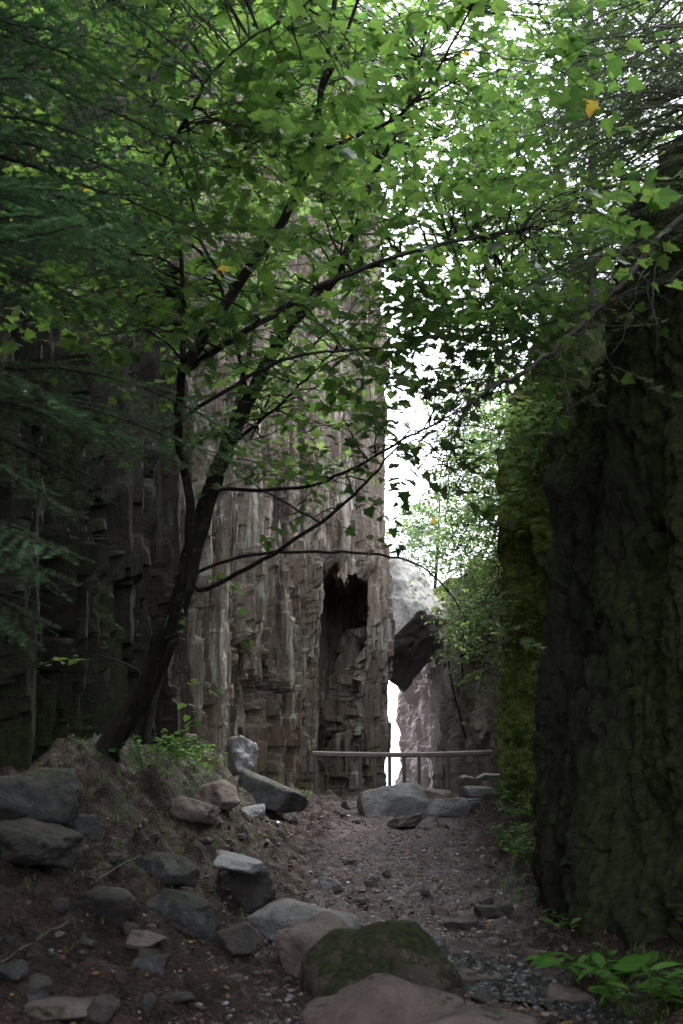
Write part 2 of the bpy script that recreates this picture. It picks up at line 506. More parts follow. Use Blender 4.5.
def cliff(name, plan, side, height, disp, mat, moss, shade_tone, fine=0.06, rows=230, cave=None):
    pl = resample(plan, fine, name_fine=side < 0)
    tan = np.gradient(pl, axis=0)
    for _ in range(6):
        tan[1:-1] = (tan[:-2] + tan[1:-1] * 2 + tan[2:]) / 4
    tan /= np.linalg.norm(tan, axis=1)[:, None]
    nrm = np.stack([tan[:, 1], -tan[:, 0]], 1) * side
    s = np.concatenate([[0], np.cumsum(np.linalg.norm(np.diff(pl, axis=0), axis=1))])
    zb = ground_z(pl[:, 0], pl[:, 1], False) - 0.9
    zt = height(pl[:, 1], s)
    t = np.linspace(0, 1, rows) ** 1.15
    Zg = zb[None, :] + (zt - zb)[None, :] * t[:, None]
    Sg = np.broadcast_to(s[None, :], Zg.shape)
    D, lean = disp(Sg, Zg, pl[None, :, 1] + Zg * 0, pl[None, :, 0] + Zg * 0)
    D = D - lean
    Xg = pl[None, :, 0] + nrm[None, :, 0] * D
    Yg = pl[None, :, 1] + nrm[None, :, 1] * D
    if cave:
        cx_, cy_ = cave(Sg, Zg, pl[None, :, 1] + Zg * 0, pl[None, :, 0] + Zg * 0)
        Xg = Xg + cx_; Yg = Yg + cy_
    V = [np.stack([Xg, Yg, Zg], -1)]
    last = V[0][-1]
    last = last * 1.0
    for k, (o, up) in enumerate(((0.25, 0.12), (0.7, 0.25), (1.6, 0.5), (3.5, 1.0), (8, 1.6), (30, 2.0), (120, -10))):
        q = last.copy()
        q[:, 0] -= side * o
        q[:, 2] += up + 0.3 * fbm(q[:, 0] * 0.8, q[:, 1] * 0.8, k, 3, 4)
        V.append(q[None])
    V = np.concatenate(V, 0)
    nr, nc = V.shape[:2]
    ms = np.ones((nr, nc))
    ms[:rows] = moss(Sg, Zg, pl[None, :, 1] + Zg * 0, D)
    ms[rows:] = 0.8
    shd = np.zeros((nr, nc)) + shade_tone(pl[:, 1])[None, :]
    o = mesh(name, V.reshape(-1, 3), grid_faces(nr, nc, side < 0), mat, loc=(0, 0, 0), attr={'moss': ms, 'shade_tone': shd}, smooth=False)
    return tag(o, kind='structure')

def facets(s, z, w, zh, seed, warp, slope=0.5):
    """angular jointed faces: every block has its own offset and its own tilt"""
    a = (s + warp) / w
    i = np.floor(a); fr = a - i
    sh = _h(i, i * 0, i * 0, seed + 5) * 7
    zz = z / zh + sh + (fr - 0.5) * (_h(i, i * 0, i * 0, seed + 9) - 0.5) * 0.8
    k = np.floor(zz); fz = zz - k
    r = _h(i, k, i * 0, seed) - 0.5
    tx = _h(i, k, i * 0, seed + 1) - 0.5
    tz = _h(i, k, i * 0, seed + 2) - 0.5
    return r + slope * (tx * (fr - 0.5) * 2 + tz * (fz - 0.5) * 2), np.minimum(fr, 1 - fr) * w

def disp_left(s, z, y, x):
    warp = 0.35 * fbm(s * 0.5, z * 0.10, 0, 2, 21) + 0.035 * fbm(s * 3, z * 2.5, 0, 3, 23)
    wz = z + 0.55 * fbm(s * 2.2, z * 0.25, 0, 4, 25)
    r1, e1 = facets(s, wz, 0.95, 16.0, 31, warp, 0.3)
    r2, e2 = facets(s, wz, 0.42, 12.0, 33, warp * 1.2, 0.5)
    r3, e3 = facets(s, wz, 0.19, 8.0, 35, warp * 1.5, 0.5)
    d = 0.36 * r1 + 0.22 * r2 + 0.09 * r3
    d = d - 0.22 * np.exp(-(e1 / 0.06) ** 2) - 0.08 * np.exp(-(e2 / 0.035) ** 2)
    q = fbm(s * 2.0, z * 0.20, 0, 5, 81, 0.55) + 0.12 * fbm(s * 9, z * 1.2, 0, 3, 82)
    for lv, am in ((-0.6, 0.12), (-0.15, 0.12), (0.25, 0.12), (0.65, 0.12)):
        d = d + am * (sstep(lv, lv + 0.02, q) - 0.5)
    rg = np.abs(fbm(s * 1.3, z * 0.12, 0, 4, 84))
    d = d - 0.40 * np.exp(-(rg / 0.03) ** 2)
    d = d + 0.06 * fbm(s * 3, z * 0.5, 0, 4, 42, 0.55) + 0.014 * fbm(s * 9, z * 3, 0, 3, 43, 0.7)
    # eroded hollows low on the face
    hol = fbm(s * 2.6, z * 0.45, 0, 5, 51, 0.65)
    low = 1 - sstep(2.6, 4.6, z + 0.8 * fbm(s * 4, z, 0, 2, 52))
    d = d - 0.9 * sstep(0.32, 0.42, hol) * low
    # deep fissure between the near and the far part of the wall
    fis = np.exp(-((y - 16.4 + 0.25 * fbm(z * 0.5, 0, 0, 3, 65)) / 0.45) ** 2)
    d = d - 0.9 * fis
    cm = sstep(25.0, 25.4, y) * (1 - sstep(27.4, 27.8, y)) * (1 - sstep(5.0, 5.6, z))
    d = d * (1 - 0.75 * cm) - 0.08 * cm
    return d - 0.10 - 0.12 * sstep(22, 25, y) * (1 - sstep(26.3, 27.6, y)), 0.006 * z + 0.20 * (1 - sstep(0.5, 5.0, z)) * sstep(25.5, 28, y)

def cave_mask(s, z, y):
    jag = 0.12 * fbm(s * 3.5, 0, 0, 3, 61) + 0.06 * fbm(s * 14, 0, 0, 2, 62)
    al = sstep(25.4, 25.47, y + 0.04 * fbm(z * 1.2, 0, 0, 4, 63)) * (1 - sstep(27.4, 27.47, y + 0.05 * fbm(z * 1.2, 5, 0, 4, 64)))
    return al * (1 - sstep(5.0, 5.06, z + jag))

def cave_left(s, z, y, x):
    """the tall dark cave beside the end of the wall runs back behind the pillar"""
    m = cave_mask(s, z, y)
    return m * (-0.12 + 0.52 * np.clip((y - 25.4) / 2.0, 0, 1)), 3.1 * m

def left_h(y, s):
    return np.interp(y, [-10, 8, 14, 20, 28, 34, 40], [13, 13, 15, 19, 18, 15, 8]) + 0.6 * fbm(s * 0.4, 0, 0, 4, 71)

def moss_left(s, z, y, d):
    return 0.12 + 0.25 * (1 - sstep(1.2, 2.5, z)) + 0.25 * (1 - sstep(12, 17, y)) + 0.5 * sstep(-2, 0, z - left_h(y, s))

LEFT = [(-60, -30), (-6, -12), (-3.2, -6), (-2.7, 2), (-2.9, 7), (-2.85, 9.5), (-2.6, 12.2), (-2.55, 14), (-2.7, 16.2), (-2.15, 18),
        (-1.85, 19.6), (-1.2, 21.6), (-0.62, 23.8), (-0.3, 25.2), (0.25, 26.5), (0.78, 27.6), (1.0, 28.3), (0.95, 29.3), (1.02, 31.2), (0.7, 32.2), (-1.2, 33), (-4, 34), (-14, 34), (-60, 34)]
cliff('cliff_left', LEFT, 1, left_h, disp_left, M['cliff_l'], moss_left, lambda y: 1.15 - 1.15 * sstep(16.4, 19.2, y), 0.045, 300, cave_left)  # painted shade on the near part, fading past the fissure

def disp_right(s, z, y, x):
    warp = 0.5 * fbm(s * 0.5, z * 0.12, 0, 3, 121) + 0.05 * fbm(s * 4, z * 1.5, 0, 2, 123)
    wz = z + 0.25 * fbm(s * 2.5, z * 0.6, 0, 3, 125)
    r1, e1 = facets(s, wz, 1.1, 3.5, 131, warp)
    r2, e2 = facets(s, wz, 0.42, 1.7, 133, warp * 1.3, 0.9)
    k = 0.4 + 0.6 * sstep(11.5, 14, y) + 0.7 * sstep(15, 17, y) * (1 - sstep(21, 22, y))
    d = k * (0.34 * r1 + 0.20 * r2 - 0.18 * np.exp(-(e1 / 0.06) ** 2) - 0.08 * np.exp(-(e2 / 0.035) ** 2))
    q = fbm(s * 1.2, z * 0.4, 0, 5, 181) + 0.12 * fbm(s * 8, z * 3, 0, 2, 182)
    for lv, am in ((-0.45, 0.12), (0.0, 0.12), (0.4, 0.12)):
        d = d + k * am * (sstep(lv, lv + 0.05, q) - 0.5)
    d = d + 0.20 * fbm(s * 0.6, z * 0.3, 0, 3, 141) + 0.06 * fbm(s * 2.4, z * 1.4, 0, 4, 142) + 0.035 * fbm(s * 7, z * 4.5, 0, 4, 143, 0.65)
    d = d + 0.3 * (1 - sstep(0.0, 0.9, z - 0.2)) * (1 - sstep(9.5, 11, y))
    return d, 0.03 * np.maximum(z - 1, 0) + 0.12 * np.maximum(z - 0.5, 0) * sstep(22, 25, y) * (1 - sstep(31, 33, y)) + 0.35 * sstep(-1.2, 0, z - right_h(y, s))

def right_h(y, s):
    return np.interp(y, [-10, 6, 9, 11, 13, 17, 20, 24, 30, 36, 42], [8, 7.5, 6.2, 5.2, 6.0, 7.5, 7.6, 6.8, 6.0, 5.4, 5.0]) + 0.5 * fbm(s * 0.7, 0, 0, 4, 171)

def moss_right(s, z, y, d):
    return 0.34 + 0.30 * (1 - sstep(9.0, 10.6, y)) + 0.42 * sstep(15, 17.5, y) * (1 - sstep(21, 22, y)) + 0.5 * sstep(-1.5, 0, z - right_h(y, s)) - 0.02 * sstep(21, 26, y) - 0.3 * sstep(30, 33, y)

RIGHT = [(60, -30), (6, -12), (3.0, -6), (2.7, 2), (2.75, 6), (2.55, 8.4), (2.15, 10), (1.85, 11), (1.95, 11.7), (2.7, 12.4), (3.0, 14.5), (3.05, 17.2), (2.92, 19.3),
         (3.0, 20.4), (3.4, 21.6), (3.45, 24.5), (3.0, 27), (2.6, 29.4), (2.45, 31), (2.75, 32.5), (2.2, 34), (1.74, 36.2), (2.1, 38.5), (4, 41), (14, 44), (60, 50)]
cliff('cliff_right', RIGHT, -1, right_h, disp_right, M['cliff_r'], moss_right, lambda y: np.interp(y, [0, 11, 12.5, 15, 21, 25, 30, 34], [1, 1, 0.7, 0.3, 0.1, -0.15, -0.2, -1.0]), 0.055, 290)  # painted shade near the camera, painted sunlight at the far end

# ------------------------------------------------------------------ rocks
def ico(sub):
    bm = bmesh.new()
    bmesh.ops.create_icosphere(bm, subdivisions=sub, radius=1)
    V = np.array([v.co[:] for v in bm.verts])
    Fc = np.array([[v.index for v in f.verts] for f in bm.faces])
    bm.free()
    return V, Fc
ICO = {k: ico(k) for k in (1, 2, 3, 4, 5)}

def rock_verts(seed, size, sub=4, nplanes=11, rough=0.05, rot=0.0, planes=None, p=20.0):
    V, Fc = ICO[sub]
    V = V / np.linalg.norm(V, axis=1)[:, None]
    rs = np.random.RandomState(seed)
    if planes is None:
        nn = rs.normal(size=(nplanes, 3))
        box = np.array([[0, 0, 1.0], [0, 0, -1], [1, 0, 0.15], [-1, 0, 0.15], [0, 1, 0.15], [0, -1, 0.3]]) + rs.normal(size=(6, 3)) * 0.22
        nn = np.vstack([nn, box])
        nn /= np.linalg.norm(nn, axis=1)[:, None]
        dd = np.concatenate([rs.uniform(0.82, 1.02, nplanes), rs.uniform(0.68, 0.86, 6)])
    else:
        nn = np.array([p[:3] for p in planes], float)
        nn /= np.linalg.norm(nn, axis=1)[:, None]
        dd = np.array([p[3] for p in planes])
    q = V @ nn.T
    r = np.where(q > 1e-3, dd / np.maximum(q, 1e-3), 9.0)
    rr = (np.sum(np.minimum(1 / r, 9) ** p * (q > 1e-3), axis=1) + 1e-9) ** (-1 / p)
    rr = np.minimum(rr, 1.35)
    W_ = V * rr[:, None]
    e = fbm(W_[:, 0] * 1.7 + seed, W_[:, 1] * 1.7, W_[:, 2] * 1.7, 5, seed)
    e2 = fbm(W_[:, 0] * 6 + seed, W_[:, 1] * 6, W_[:, 2] * 6, 4, seed + 3)
    q_ = sum(sstep(l_, l_ + 0.06, e) for l_ in (-0.4, 0.0, 0.45)) - 1.5
    W_ = W_ * (1 + rough * 0.8 * e + rough * 0.25 * e2 + rough * 0.12 * q_)[:, None]
    W_ = W_ * np.array(size)[None, :] / 2
    c, s_ = math.cos(rot), math.sin(rot)
    x, y = W_[:, 0] * c - W_[:, 1] * s_, W_[:, 0] * s_ + W_[:, 1] * c
    return np.stack([x, y, W_[:, 2]], 1), Fc

def ray_ground(px, py):
    ds = np.arange(4.0, 27.0, 0.04)
    q = np.array([P(px, py, d_) for d_ in ds])
    k = np.argmax(q[:, 2] < ground_z(q[:, 0], q[:, 1]))
    return ds[k] if k > 0 else None

def rock(name, px, py, d, size, seed, mat, label, cat='boulder', group=None, rot=0.0, tilt=(0, 0), sub=5, rough=0.09, nplanes=7, planes=None, stand=True, p=20.0):
    """centre of the stone in the direction (px,py) at distance d"""
    V, Fc = rock_verts(seed, size, sub, nplanes, rough, rot, planes, p)
    Rm = np.array(Euler((tilt[0], tilt[1], 0)).to_matrix())
    V = V @ Rm.T
    if stand:
        lo_px = -V[:, 2].min() * F_PX / d
        g_ = ray_ground(px, py + 0.55 * lo_px)
        if g_ is not None:
            d = g_
    c = P(px, py, d)
    lo = V[:, 2].min()
    base = np.array((c[0], c[1], c[2] + lo))
    o = mesh(name, V + c, Fc, M[mat], loc=base)
    return tag(o, label, cat, group)

# foreground
rock('boulder', 390, 968, 7.3, (1.04, 0.8, 0.80), 3, 'stone_moss', 'large boulder with green moss on its sides in the middle of the trail', rot=0.1, rough=0.10, p=11.0,
     planes=[(0.35, -0.75, 0.6, 0.52), (-0.62, -0.35, 0.62, 0.50), (0.85, -0.05, 0.5, 0.66), (0.15, -1, -0.1, 0.62), (0.9, -0.3, -0.35, 0.86), (-1, 0, 0.1, 0.95), (0.2, 1, 0.3, 0.8), (0, 0, -1, 0.7), (0.0, 0.35, 1, 0.68)])
rock('boulder', 322, 951, 7.7, (0.60, 0.6, 0.46), 8, 'stone_brown', 'rounded dark brown boulder touching the left side of the mossy boulder', rot=0.8, rough=0.08, nplanes=8)
rock('boulder', 388, 1032, 6.5, (0.95, 0.6, 0.62), 15, 'stone_brown', 'rough red brown boulder at the bottom edge in front of the mossy boulder', rot=0.0, rough=0.10,
     planes=[(-0.6, -0.4, 0.75, 0.56), (0.42, -0.4, 0.9, 0.56), (0.1, -1, 0.3, 0.6), (1, 0, 0.1, 0.95), (-1, 0, 0, 0.9), (0, 1, 0.3, 0.7), (0, 0, -1, 0.7), (0.7, -0.5, 0.6, 0.8)])
rock('boulder', 480, 1042, 6.4, (0.80, 0.5, 0.34), 23, 'stone_brown', 'low rough brown rock at the bottom edge, right of the red brown boulder', rot=0.2, rough=0.13, nplanes=9)
rock('flat_rock', 308, 925, 8.9, (0.98, 0.75, 0.30), 31, 'stone_grey', 'long flat grey slab behind the rounded dark brown boulder', 'rock', rot=-0.15, tilt=(0.18, 0.1))
rock('boulder', 243, 888, 10.0, (0.60, 0.7, 0.46), 44, 'stone_dark', 'dark boulder carrying a pale wet stone, left of the trail', rot=0.4)
rock('flat_rock', 238, 864, 9.95, (0.46, 0.5, 0.15), 46, 'stone_pale', 'pale wet stone lying on top of a dark boulder', 'rock', rot=0.1, tilt=(-0.05, 0.2), stand=False)
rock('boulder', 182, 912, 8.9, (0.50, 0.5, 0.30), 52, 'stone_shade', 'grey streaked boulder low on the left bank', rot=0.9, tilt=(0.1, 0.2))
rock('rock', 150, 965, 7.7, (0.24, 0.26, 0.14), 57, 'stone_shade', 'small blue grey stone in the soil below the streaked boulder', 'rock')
rock('rock', 142, 940, 8.2, (0.26, 0.25, 0.12), 58, 'stone_brown', 'small pinkish flat stone beside the streaked boulder', 'rock')
rock('rock', 235, 938, 8.2, (0.36, 0.3, 0.18), 60, 'stone_dark', 'dark stone between the grey slab and the streaked boulder', 'rock')
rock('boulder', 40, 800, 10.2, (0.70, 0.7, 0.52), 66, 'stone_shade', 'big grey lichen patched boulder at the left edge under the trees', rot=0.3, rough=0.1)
rock('boulder', 30, 845, 9.6, (0.70, 0.6, 0.30), 67, 'stone_dark', 'broken brown boulder below the big lichen patched one', rot=1.0, rough=0.12)
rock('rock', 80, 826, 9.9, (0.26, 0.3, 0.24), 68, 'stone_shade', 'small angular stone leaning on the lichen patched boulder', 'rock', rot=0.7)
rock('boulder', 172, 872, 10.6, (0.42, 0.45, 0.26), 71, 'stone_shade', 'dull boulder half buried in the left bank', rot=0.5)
rock('boulder', 110, 905, 9.2, (0.40, 0.4, 0.26), 73, 'stone_dark', 'dark boulder on the left bank below the moss', rot=1.5)
rock('flat_rock', 266, 793, 18.0, (1.05, 0.7, 0.42), 81, 'stone_shade', 'big slanted grey block at the foot of the left cliff', 'boulder', rot=-0.2, tilt=(0.0, 0.42), rough=0.035, nplanes=5)
rock('rock', 219, 795, 16.5, (0.46, 0.5, 0.34), 83, 'stone_brown', 'pinkish brown rock next to the slanted grey block', 'rock', rot=0.5)
rock('rock', 253, 813, 15.6, (0.36, 0.35, 0.20), 84, 'stone_pale', 'pale grey stone below the slanted grey block', 'rock')
rock('rock', 195, 812, 14.8, (0.50, 0.45, 0.25), 85, 'stone_brown', 'brown stone set in the mossy bank', 'rock', rot=1.1)
rock('boulder', 242, 758, 18.6, (0.55, 0.5, 0.62), 86, 'stone_grey', 'rough lichened rock standing against the left cliff', rot=0.4, rough=0.14)
rock('rock', 190, 738, 14.6, (0.18, 0.2, 0.13), 87, 'stone_brown', 'small pink stone on top of the mossy bank', 'rock')
# crest
rock('boulder', 396, 803, 21.6, (1.25, 1.0, 0.80), 93, 'stone_grey', 'large pale grey boulder at the top of the trail in front of the railing', rot=0.2, rough=0.06, planes=[(0.1, -0.5, 0.9, 0.70), (-0.75, -0.6, 0.5, 0.72), (0.75, -0.4, 0.55, 0.74), (0, -1, 0.1, 0.8), (-1, 0, 0, 0.95), (1, 0, 0, 0.95), (0, 1, 0, 0.8), (0, 0, -1, 0.8), (-0.3, 0.2, 1, 0.75)])
rock('flat_rock', 446, 808, 20.6, (0.85, 0.7, 0.40), 95, 'stone_grey', 'flat grey slab leaning on the right of the large crest boulder', 'rock', rot=0.1, rough=0.05, nplanes=7)
rock('flat_rock', 405, 823, 19.6, (0.62, 0.4, 0.22), 97, 'stone_dark', 'dark tilted stone in front of the crest boulder', 'rock', rot=0.5, tilt=(0, -0.25), nplanes=6)
rock('rock', 473, 804, 21.0, (0.32, 0.4, 0.24), 98, 'stone_grey', 'small grey stone right of the flat crest slab', 'rock')
rock('flat_rock', 494, 777, 22.9, (0.62, 0.5, 0.16), 99, 'stone_grey', 'thin pale slab at the right end of the railing', 'rock', rot=0.1)
rock('rock', 466, 780, 22.6, (0.36, 0.4, 0.20), 100, 'stone_brown', 'brown stone under the railing between the pale slabs', 'rock')
rock('rock', 418, 836, 19.0, (0.10, 0.1, 0.09), 101, 'stone_brown', 'fist sized tan stone below the dark tilted stone', 'rock', sub=3)
rock('flat_rock', 432, 795, 21.9, (0.80, 0.6, 0.30), 201, 'stone_brown', 'flat brown slab lying between the crest boulder and the railing', 'rock', rot=-0.2, tilt=(0.1, 0.1), rough=0.05, nplanes=6, stand=False)
rock('flat_rock', 478, 792, 21.9, (0.75, 0.6, 0.24), 202, 'stone_grey', 'broad grey slab stacked right of the flat crest slab', 'rock', rot=0.3, tilt=(0.05, -0.1), rough=0.05, nplanes=6, stand=False)
rock('flat_rock', 352, 806, 21.4, (0.45, 0.4, 0.22), 203, 'stone_dark', 'dark stone against the left side of the crest boulder', 'rock', rot=0.6, rough=0.06, nplanes=6)
# by the trickle
rock('rock', 463, 925, 9.2, (0.36, 0.3, 0.16), 111, 'stone_dark', 'dark wet stone beside the trickle of water behind the mossy boulder', 'rock', rot=0.4)
rock('rock', 490, 912, 9.7, (0.28, 0.25, 0.12), 112, 'stone_dark', 'small dark wet stone upstream of the trickle', 'rock')
rock('rock', 478, 962, 8.1, (0.28, 0.22, 0.12), 113, 'stone_dark', 'wet stone in the middle of the trickle', 'rock')
rock('rock', 565, 1003, 6.9, (0.32, 0.3, 0.20), 114, 'stone_brown', 'pinkish brown rock below the broad leaved plant', 'rock', rough=0.04)
rock('rock', 480, 985, 7.3, (0.40, 0.4, 0.22), 115, 'stone_brown', 'brown rock between the mossy boulder and the trickle', 'rock')
rock('rock', 60, 1010, 6.9, (0.40, 0.35, 0.10), 116, 'stone_brown', 'flat brown stone in the bottom left corner', 'rock')
rock('rock', 518, 1030, 6.4, (0.30, 0.3, 0.14), 117, 'stone_dark', 'dark stone at the bottom edge below the trickle', 'rock')
rock('rock', 330, 884, 12.0, (0.26, 0.22, 0.12), 118, 'stone_grey', 'flat grey stone at the left side of the gravel trail', 'rock')
rock('rock', 352, 862, 13.6, (0.24, 0.22, 0.10), 119, 'stone_dark', 'dark stone half way up the gravel trail', 'rock')

# loose stones nothing tells apart
rs = np.random.RandomState(808)
def loose(n, x0, x1, y0, y1, s0, s1, mats, lab, grp):
    for k in range(n):
        px, py = rs.uniform(x0, x1), rs.uniform(y0, y1)
        d_ = ray_ground(px, py)
        if d_ is None: continue
        w = rs.uniform(s0, s1)
        rock('stone', px, py, d_, (w, w * rs.uniform(0.6, 1.0), w * rs.uniform(0.4, 0.65)), 900 + rs.randint(9999), mats[k % len(mats)], lab, 'stone', grp, rot=rs.uniform(0, 3), tilt=(rs.uniform(-.3, .3), rs.uniform(-.3, .3)), sub=3)
loose(20, 5, 250, 815, 1010, 0.08, 0.2, ['stone_shade', 'stone_dark', 'stone_dark'], 'small dark stone half sunk in the soil of the left bank', 'small stones on the left bank')
loose(22, 300, 500, 800, 905, 0.07, 0.17, ['stone_dark', 'stone_shade'], 'small loose stone lying on the trodden trail', 'small stones on the trail')
loose(16, 430, 560, 905, 1000, 0.08, 0.2, ['stone_dark', 'stone_brown'], 'small wet stone around the trickle', 'small stones around the trickle')

# wedged boulder
def hang():
    bm = bmesh.new()
    for p in [(366, 664, 30.2), (421, 610, 29.9), (441, 646, 31.6), (404, 693, 32.0), (366, 580, 31.2), (392, 556, 31.5), (420, 566, 31.4), (446, 618, 31.6),
              (370, 620, 33.0), (440, 610, 33.2), (400, 570, 33.0), (404, 690, 32.6), (440, 645, 32.4)]:
        bm.verts.new(P(*p))
    r = bmesh.ops.convex_hull(bm, input=bm.verts)
    bmesh.ops.bevel(bm, geom=bm.edges[:], offset=0.09, segments=2, affect='EDGES', profile=0.6)
    bmesh.ops.triangulate(bm, faces=bm.faces)
    for _ in range(5):
        lng = [e for e in bm.edges if e.calc_length() > 0.12]
        if not lng: break
        bmesh.ops.subdivide_edges(bm, edges=lng, cuts=1)
        bmesh.ops.triangulate(bm, faces=bm.faces)
    bm.normal_update()
    V = np.array([v.co[:] for v in bm.verts]); Nn = np.array([v.normal[:] for v in bm.verts])
    V = V + Nn * (0.045 * fbm(V[:, 0] * 1.8, V[:, 1] * 1.8, V[:, 2] * 1.8, 5, 7, 0.6) + 0.06 * (sstep(0, 0.08, fbm(V[:, 0] * 1.2, V[:, 1] * 1.2, V[:, 2] * 1.2, 4, 9)) - 0.5))[:, None]
    Fc = np.array([[v.index for v in f.verts] for f in bm.faces])
    bm.free()
    c = V.mean(0)
    c[2] = V[:, 2].min()
    o = mesh('chockstone', V, Fc, M['stone_hang'], loc=c)
    tag(o, 'huge angular boulder wedged high between the two cliffs over the bright gap', 'boulder')
hang()

# ------------------------------------------------------------------ tubes
def tubes(paths, sides=5):
    """paths: list of (pts (n,3), radii (n,)). Returns V, faces"""
    VV, FF = [], []
    off = 0
    for pts, rad in paths:
        pts = np.asarray(pts, float); rad = np.asarray(rad, float)
        n = len(pts)
        sd = sides if rad[0] > 0.012 else (4 if rad[0] > 0.005 else 3)
        if rad[0] > 0.04: sd = 12
        tg = np.gradient(pts, axis=0)
        tg /= np.linalg.norm(tg, axis=1)[:, None] + 1e-9
        mt = np.abs(tg).mean(0)
        ref = np.zeros((1, 3)); ref[0, int(np.argmin(mt))] = 1.0
        a = np.cross(tg, ref); a /= np.linalg.norm(a, axis=1)[:, None] + 1e-9
        b = np.cross(tg, a)
        th = np.arange(sd) * 2 * math.pi / sd
        ring = pts[:, None, :] + rad[:, None, None] * (np.cos(th)[None, :, None] * a[:, None, :] + np.sin(th)[None, :, None] * b[:, None, :])
        VV.append(ring.reshape(-1, 3))
        i = (np.arange(n - 1)[:, None] * sd + np.arange(sd)[None, :]).ravel()
        j = (np.arange(n - 1)[:, None] * sd + (np.arange(sd)[None, :] + 1) % sd).ravel()
        FF.append(np.stack([i, j, j + sd, i + sd], 1) + off)
        off += n * sd
    return np.concatenate(VV), np.concatenate(FF)

def curve(pts, r0, r1, n=None, jit=0.0, rs=None):
    """smooth polyline through control points with linearly falling radius"""
    pts = np.array(pts, float)
    k = len(pts)
    if k == 2:
        pts = np.array([pts[0], (pts[0] + pts[1]) / 2, pts[1]]); k = 3
    ext = np.vstack([2 * pts[0] - pts[1], pts, 2 * pts[-1] - pts[-2]])
    out = []
    m = n or 6
    for i in range(k - 1):
        p0, p1, p2, p3 = ext[i:i + 4]
        for t in np.arange(m) / m:
            out.append(0.5 * ((2 * p1) + (-p0 + p2) * t + (2 * p0 - 5 * p1 + 4 * p2 - p3) * t * t + (-p0 + 3 * p1 - 3 * p2 + p3) * t ** 3))
    out.append(pts[-1])
    out = np.array(out)
    if jit and rs is not None:
        out[1:-1] += rs.normal(size=out[1:-1].shape) * jit
    return out, np.linspace(r0, r1, len(out))

# ------------------------------------------------------------------ leaves
MAPLE = np.array([(0, 0, 0), (0.20, 0.03, .02), (0.42, -0.02, .03), (0.36, 0.22, .02), (0.56, 0.46, .06), (0.30, 0.50, .02), (0.24, 0.72, .02), (0, 1.02, -.06),
                  (-0.24, 0.72, .02), (-0.30, 0.50, .02), (-0.56, 0.46, .06), (-0.36, 0.22, .02), (-0.42, -0.02, .03), (-0.20, 0.03, .02), (0, 0.38, -.03)])
MAPLE_F = np.array([(14, i, i + 1) for i in range(0, 13)] + [(14, 13, 0)])
LANCE = np.array([(0, 0, 0), (0.12, 0.2, .03), (0.17, 0.45, .04), (0.11, 0.75, 0), (0, 1.0, -.08), (-0.11, 0.75, 0), (-0.17, 0.45, .04), (-0.12, 0.2, .03), (0, 0.45, -.02)])
LANCE_F = np.array([(8, i, i + 1) for i in range(0, 7)] + [(8, 7, 0)])
SIMPLE = np.array([(0, 0, 0), (0.38, 0.45, .05), (0, 1, -.05), (-0.38, 0.45, .05), ])
SIMPLE_F = np.array([(0, 1, 2), (0, 2, 3)])
HERB = np.array([(0, 0, 0), (0.30, 0.3, .03), (0.26, 0.7, .0), (0, 1.0, -.08), (-0.26, 0.7, 0), (-0.30, 0.3, .03)])
HERB_F = np.array([(0, 1, 2), (0, 2, 3), (0, 3, 4), (0, 4, 5)])

def leaves(pos, axis, nrm, size, tpl=MAPLE, tf=MAPLE_F):
    """pos (n,3), axis = direction of the leaf tip, nrm = up side, size (n,)"""
    axis = axis / (np.linalg.norm(axis, axis=1)[:, None] + 1e-9)
    sx = np.cross(axis, nrm); sx /= np.linalg.norm(sx, axis=1)[:, None] + 1e-9
    nz = np.cross(sx, axis)
    V = pos[:, None, :] + size[:, None, None] * (tpl[None, :, 0:1] * sx[:, None, :] + tpl[None, :, 1:2] * axis[:, None, :] + tpl[None, :, 2:3] * nz[:, None, :])
    Fc = tf[None] + (np.arange(len(pos)) * len(tpl))[:, None, None]
    return V.reshape(-1, 3), Fc.reshape(-1, tf.shape[1])

def twig_leaves(start, dirv, length, rs, size, step, droop=0.25):
    """one leafy twig; returns (path, leaf pos, axis, normal, size)"""
    n = max(3, int(length / step))
    t = np.linspace(0, 1, n)
    d = dirv / np.linalg.norm(dirv)
    side = np.cross(d, (0, 0, 1.0)); side /= np.linalg.norm(side) + 1e-9
    bend = rs.normal() * 0.25
    pts = start + length * (t[:, None] * d + bend * t[:, None] ** 2 * side + np.array((0, 0, -droop)) * t[:, None] ** 2)
    pos, ax, nr, sz = [], [], [], []
    for i in range(1, n):
        for sg in ((-1, 1) if i < n - 1 else (-1, 0, 1)):
            if rs.rand() < 0.15: continue
            a = d * rs.uniform(0.2, 0.8) + side * sg * rs.uniform(0.5, 1.0) + np.array((0, 0, rs.normal() * 0.25 - 0.22))
            a /= np.linalg.norm(a)
            pos.append(pts[i] + a * size * rs.uniform(0.2, 0.6))
            ax.append(a + rs.normal(size=3) * 0.15)
            nr.append(np.array((0, 0, 1.0)) + rs.normal(size=3) * 0.42)
            sz.append(size * rs.uniform(0.4, 1.3))
    return pts, pos, ax, nr, sz

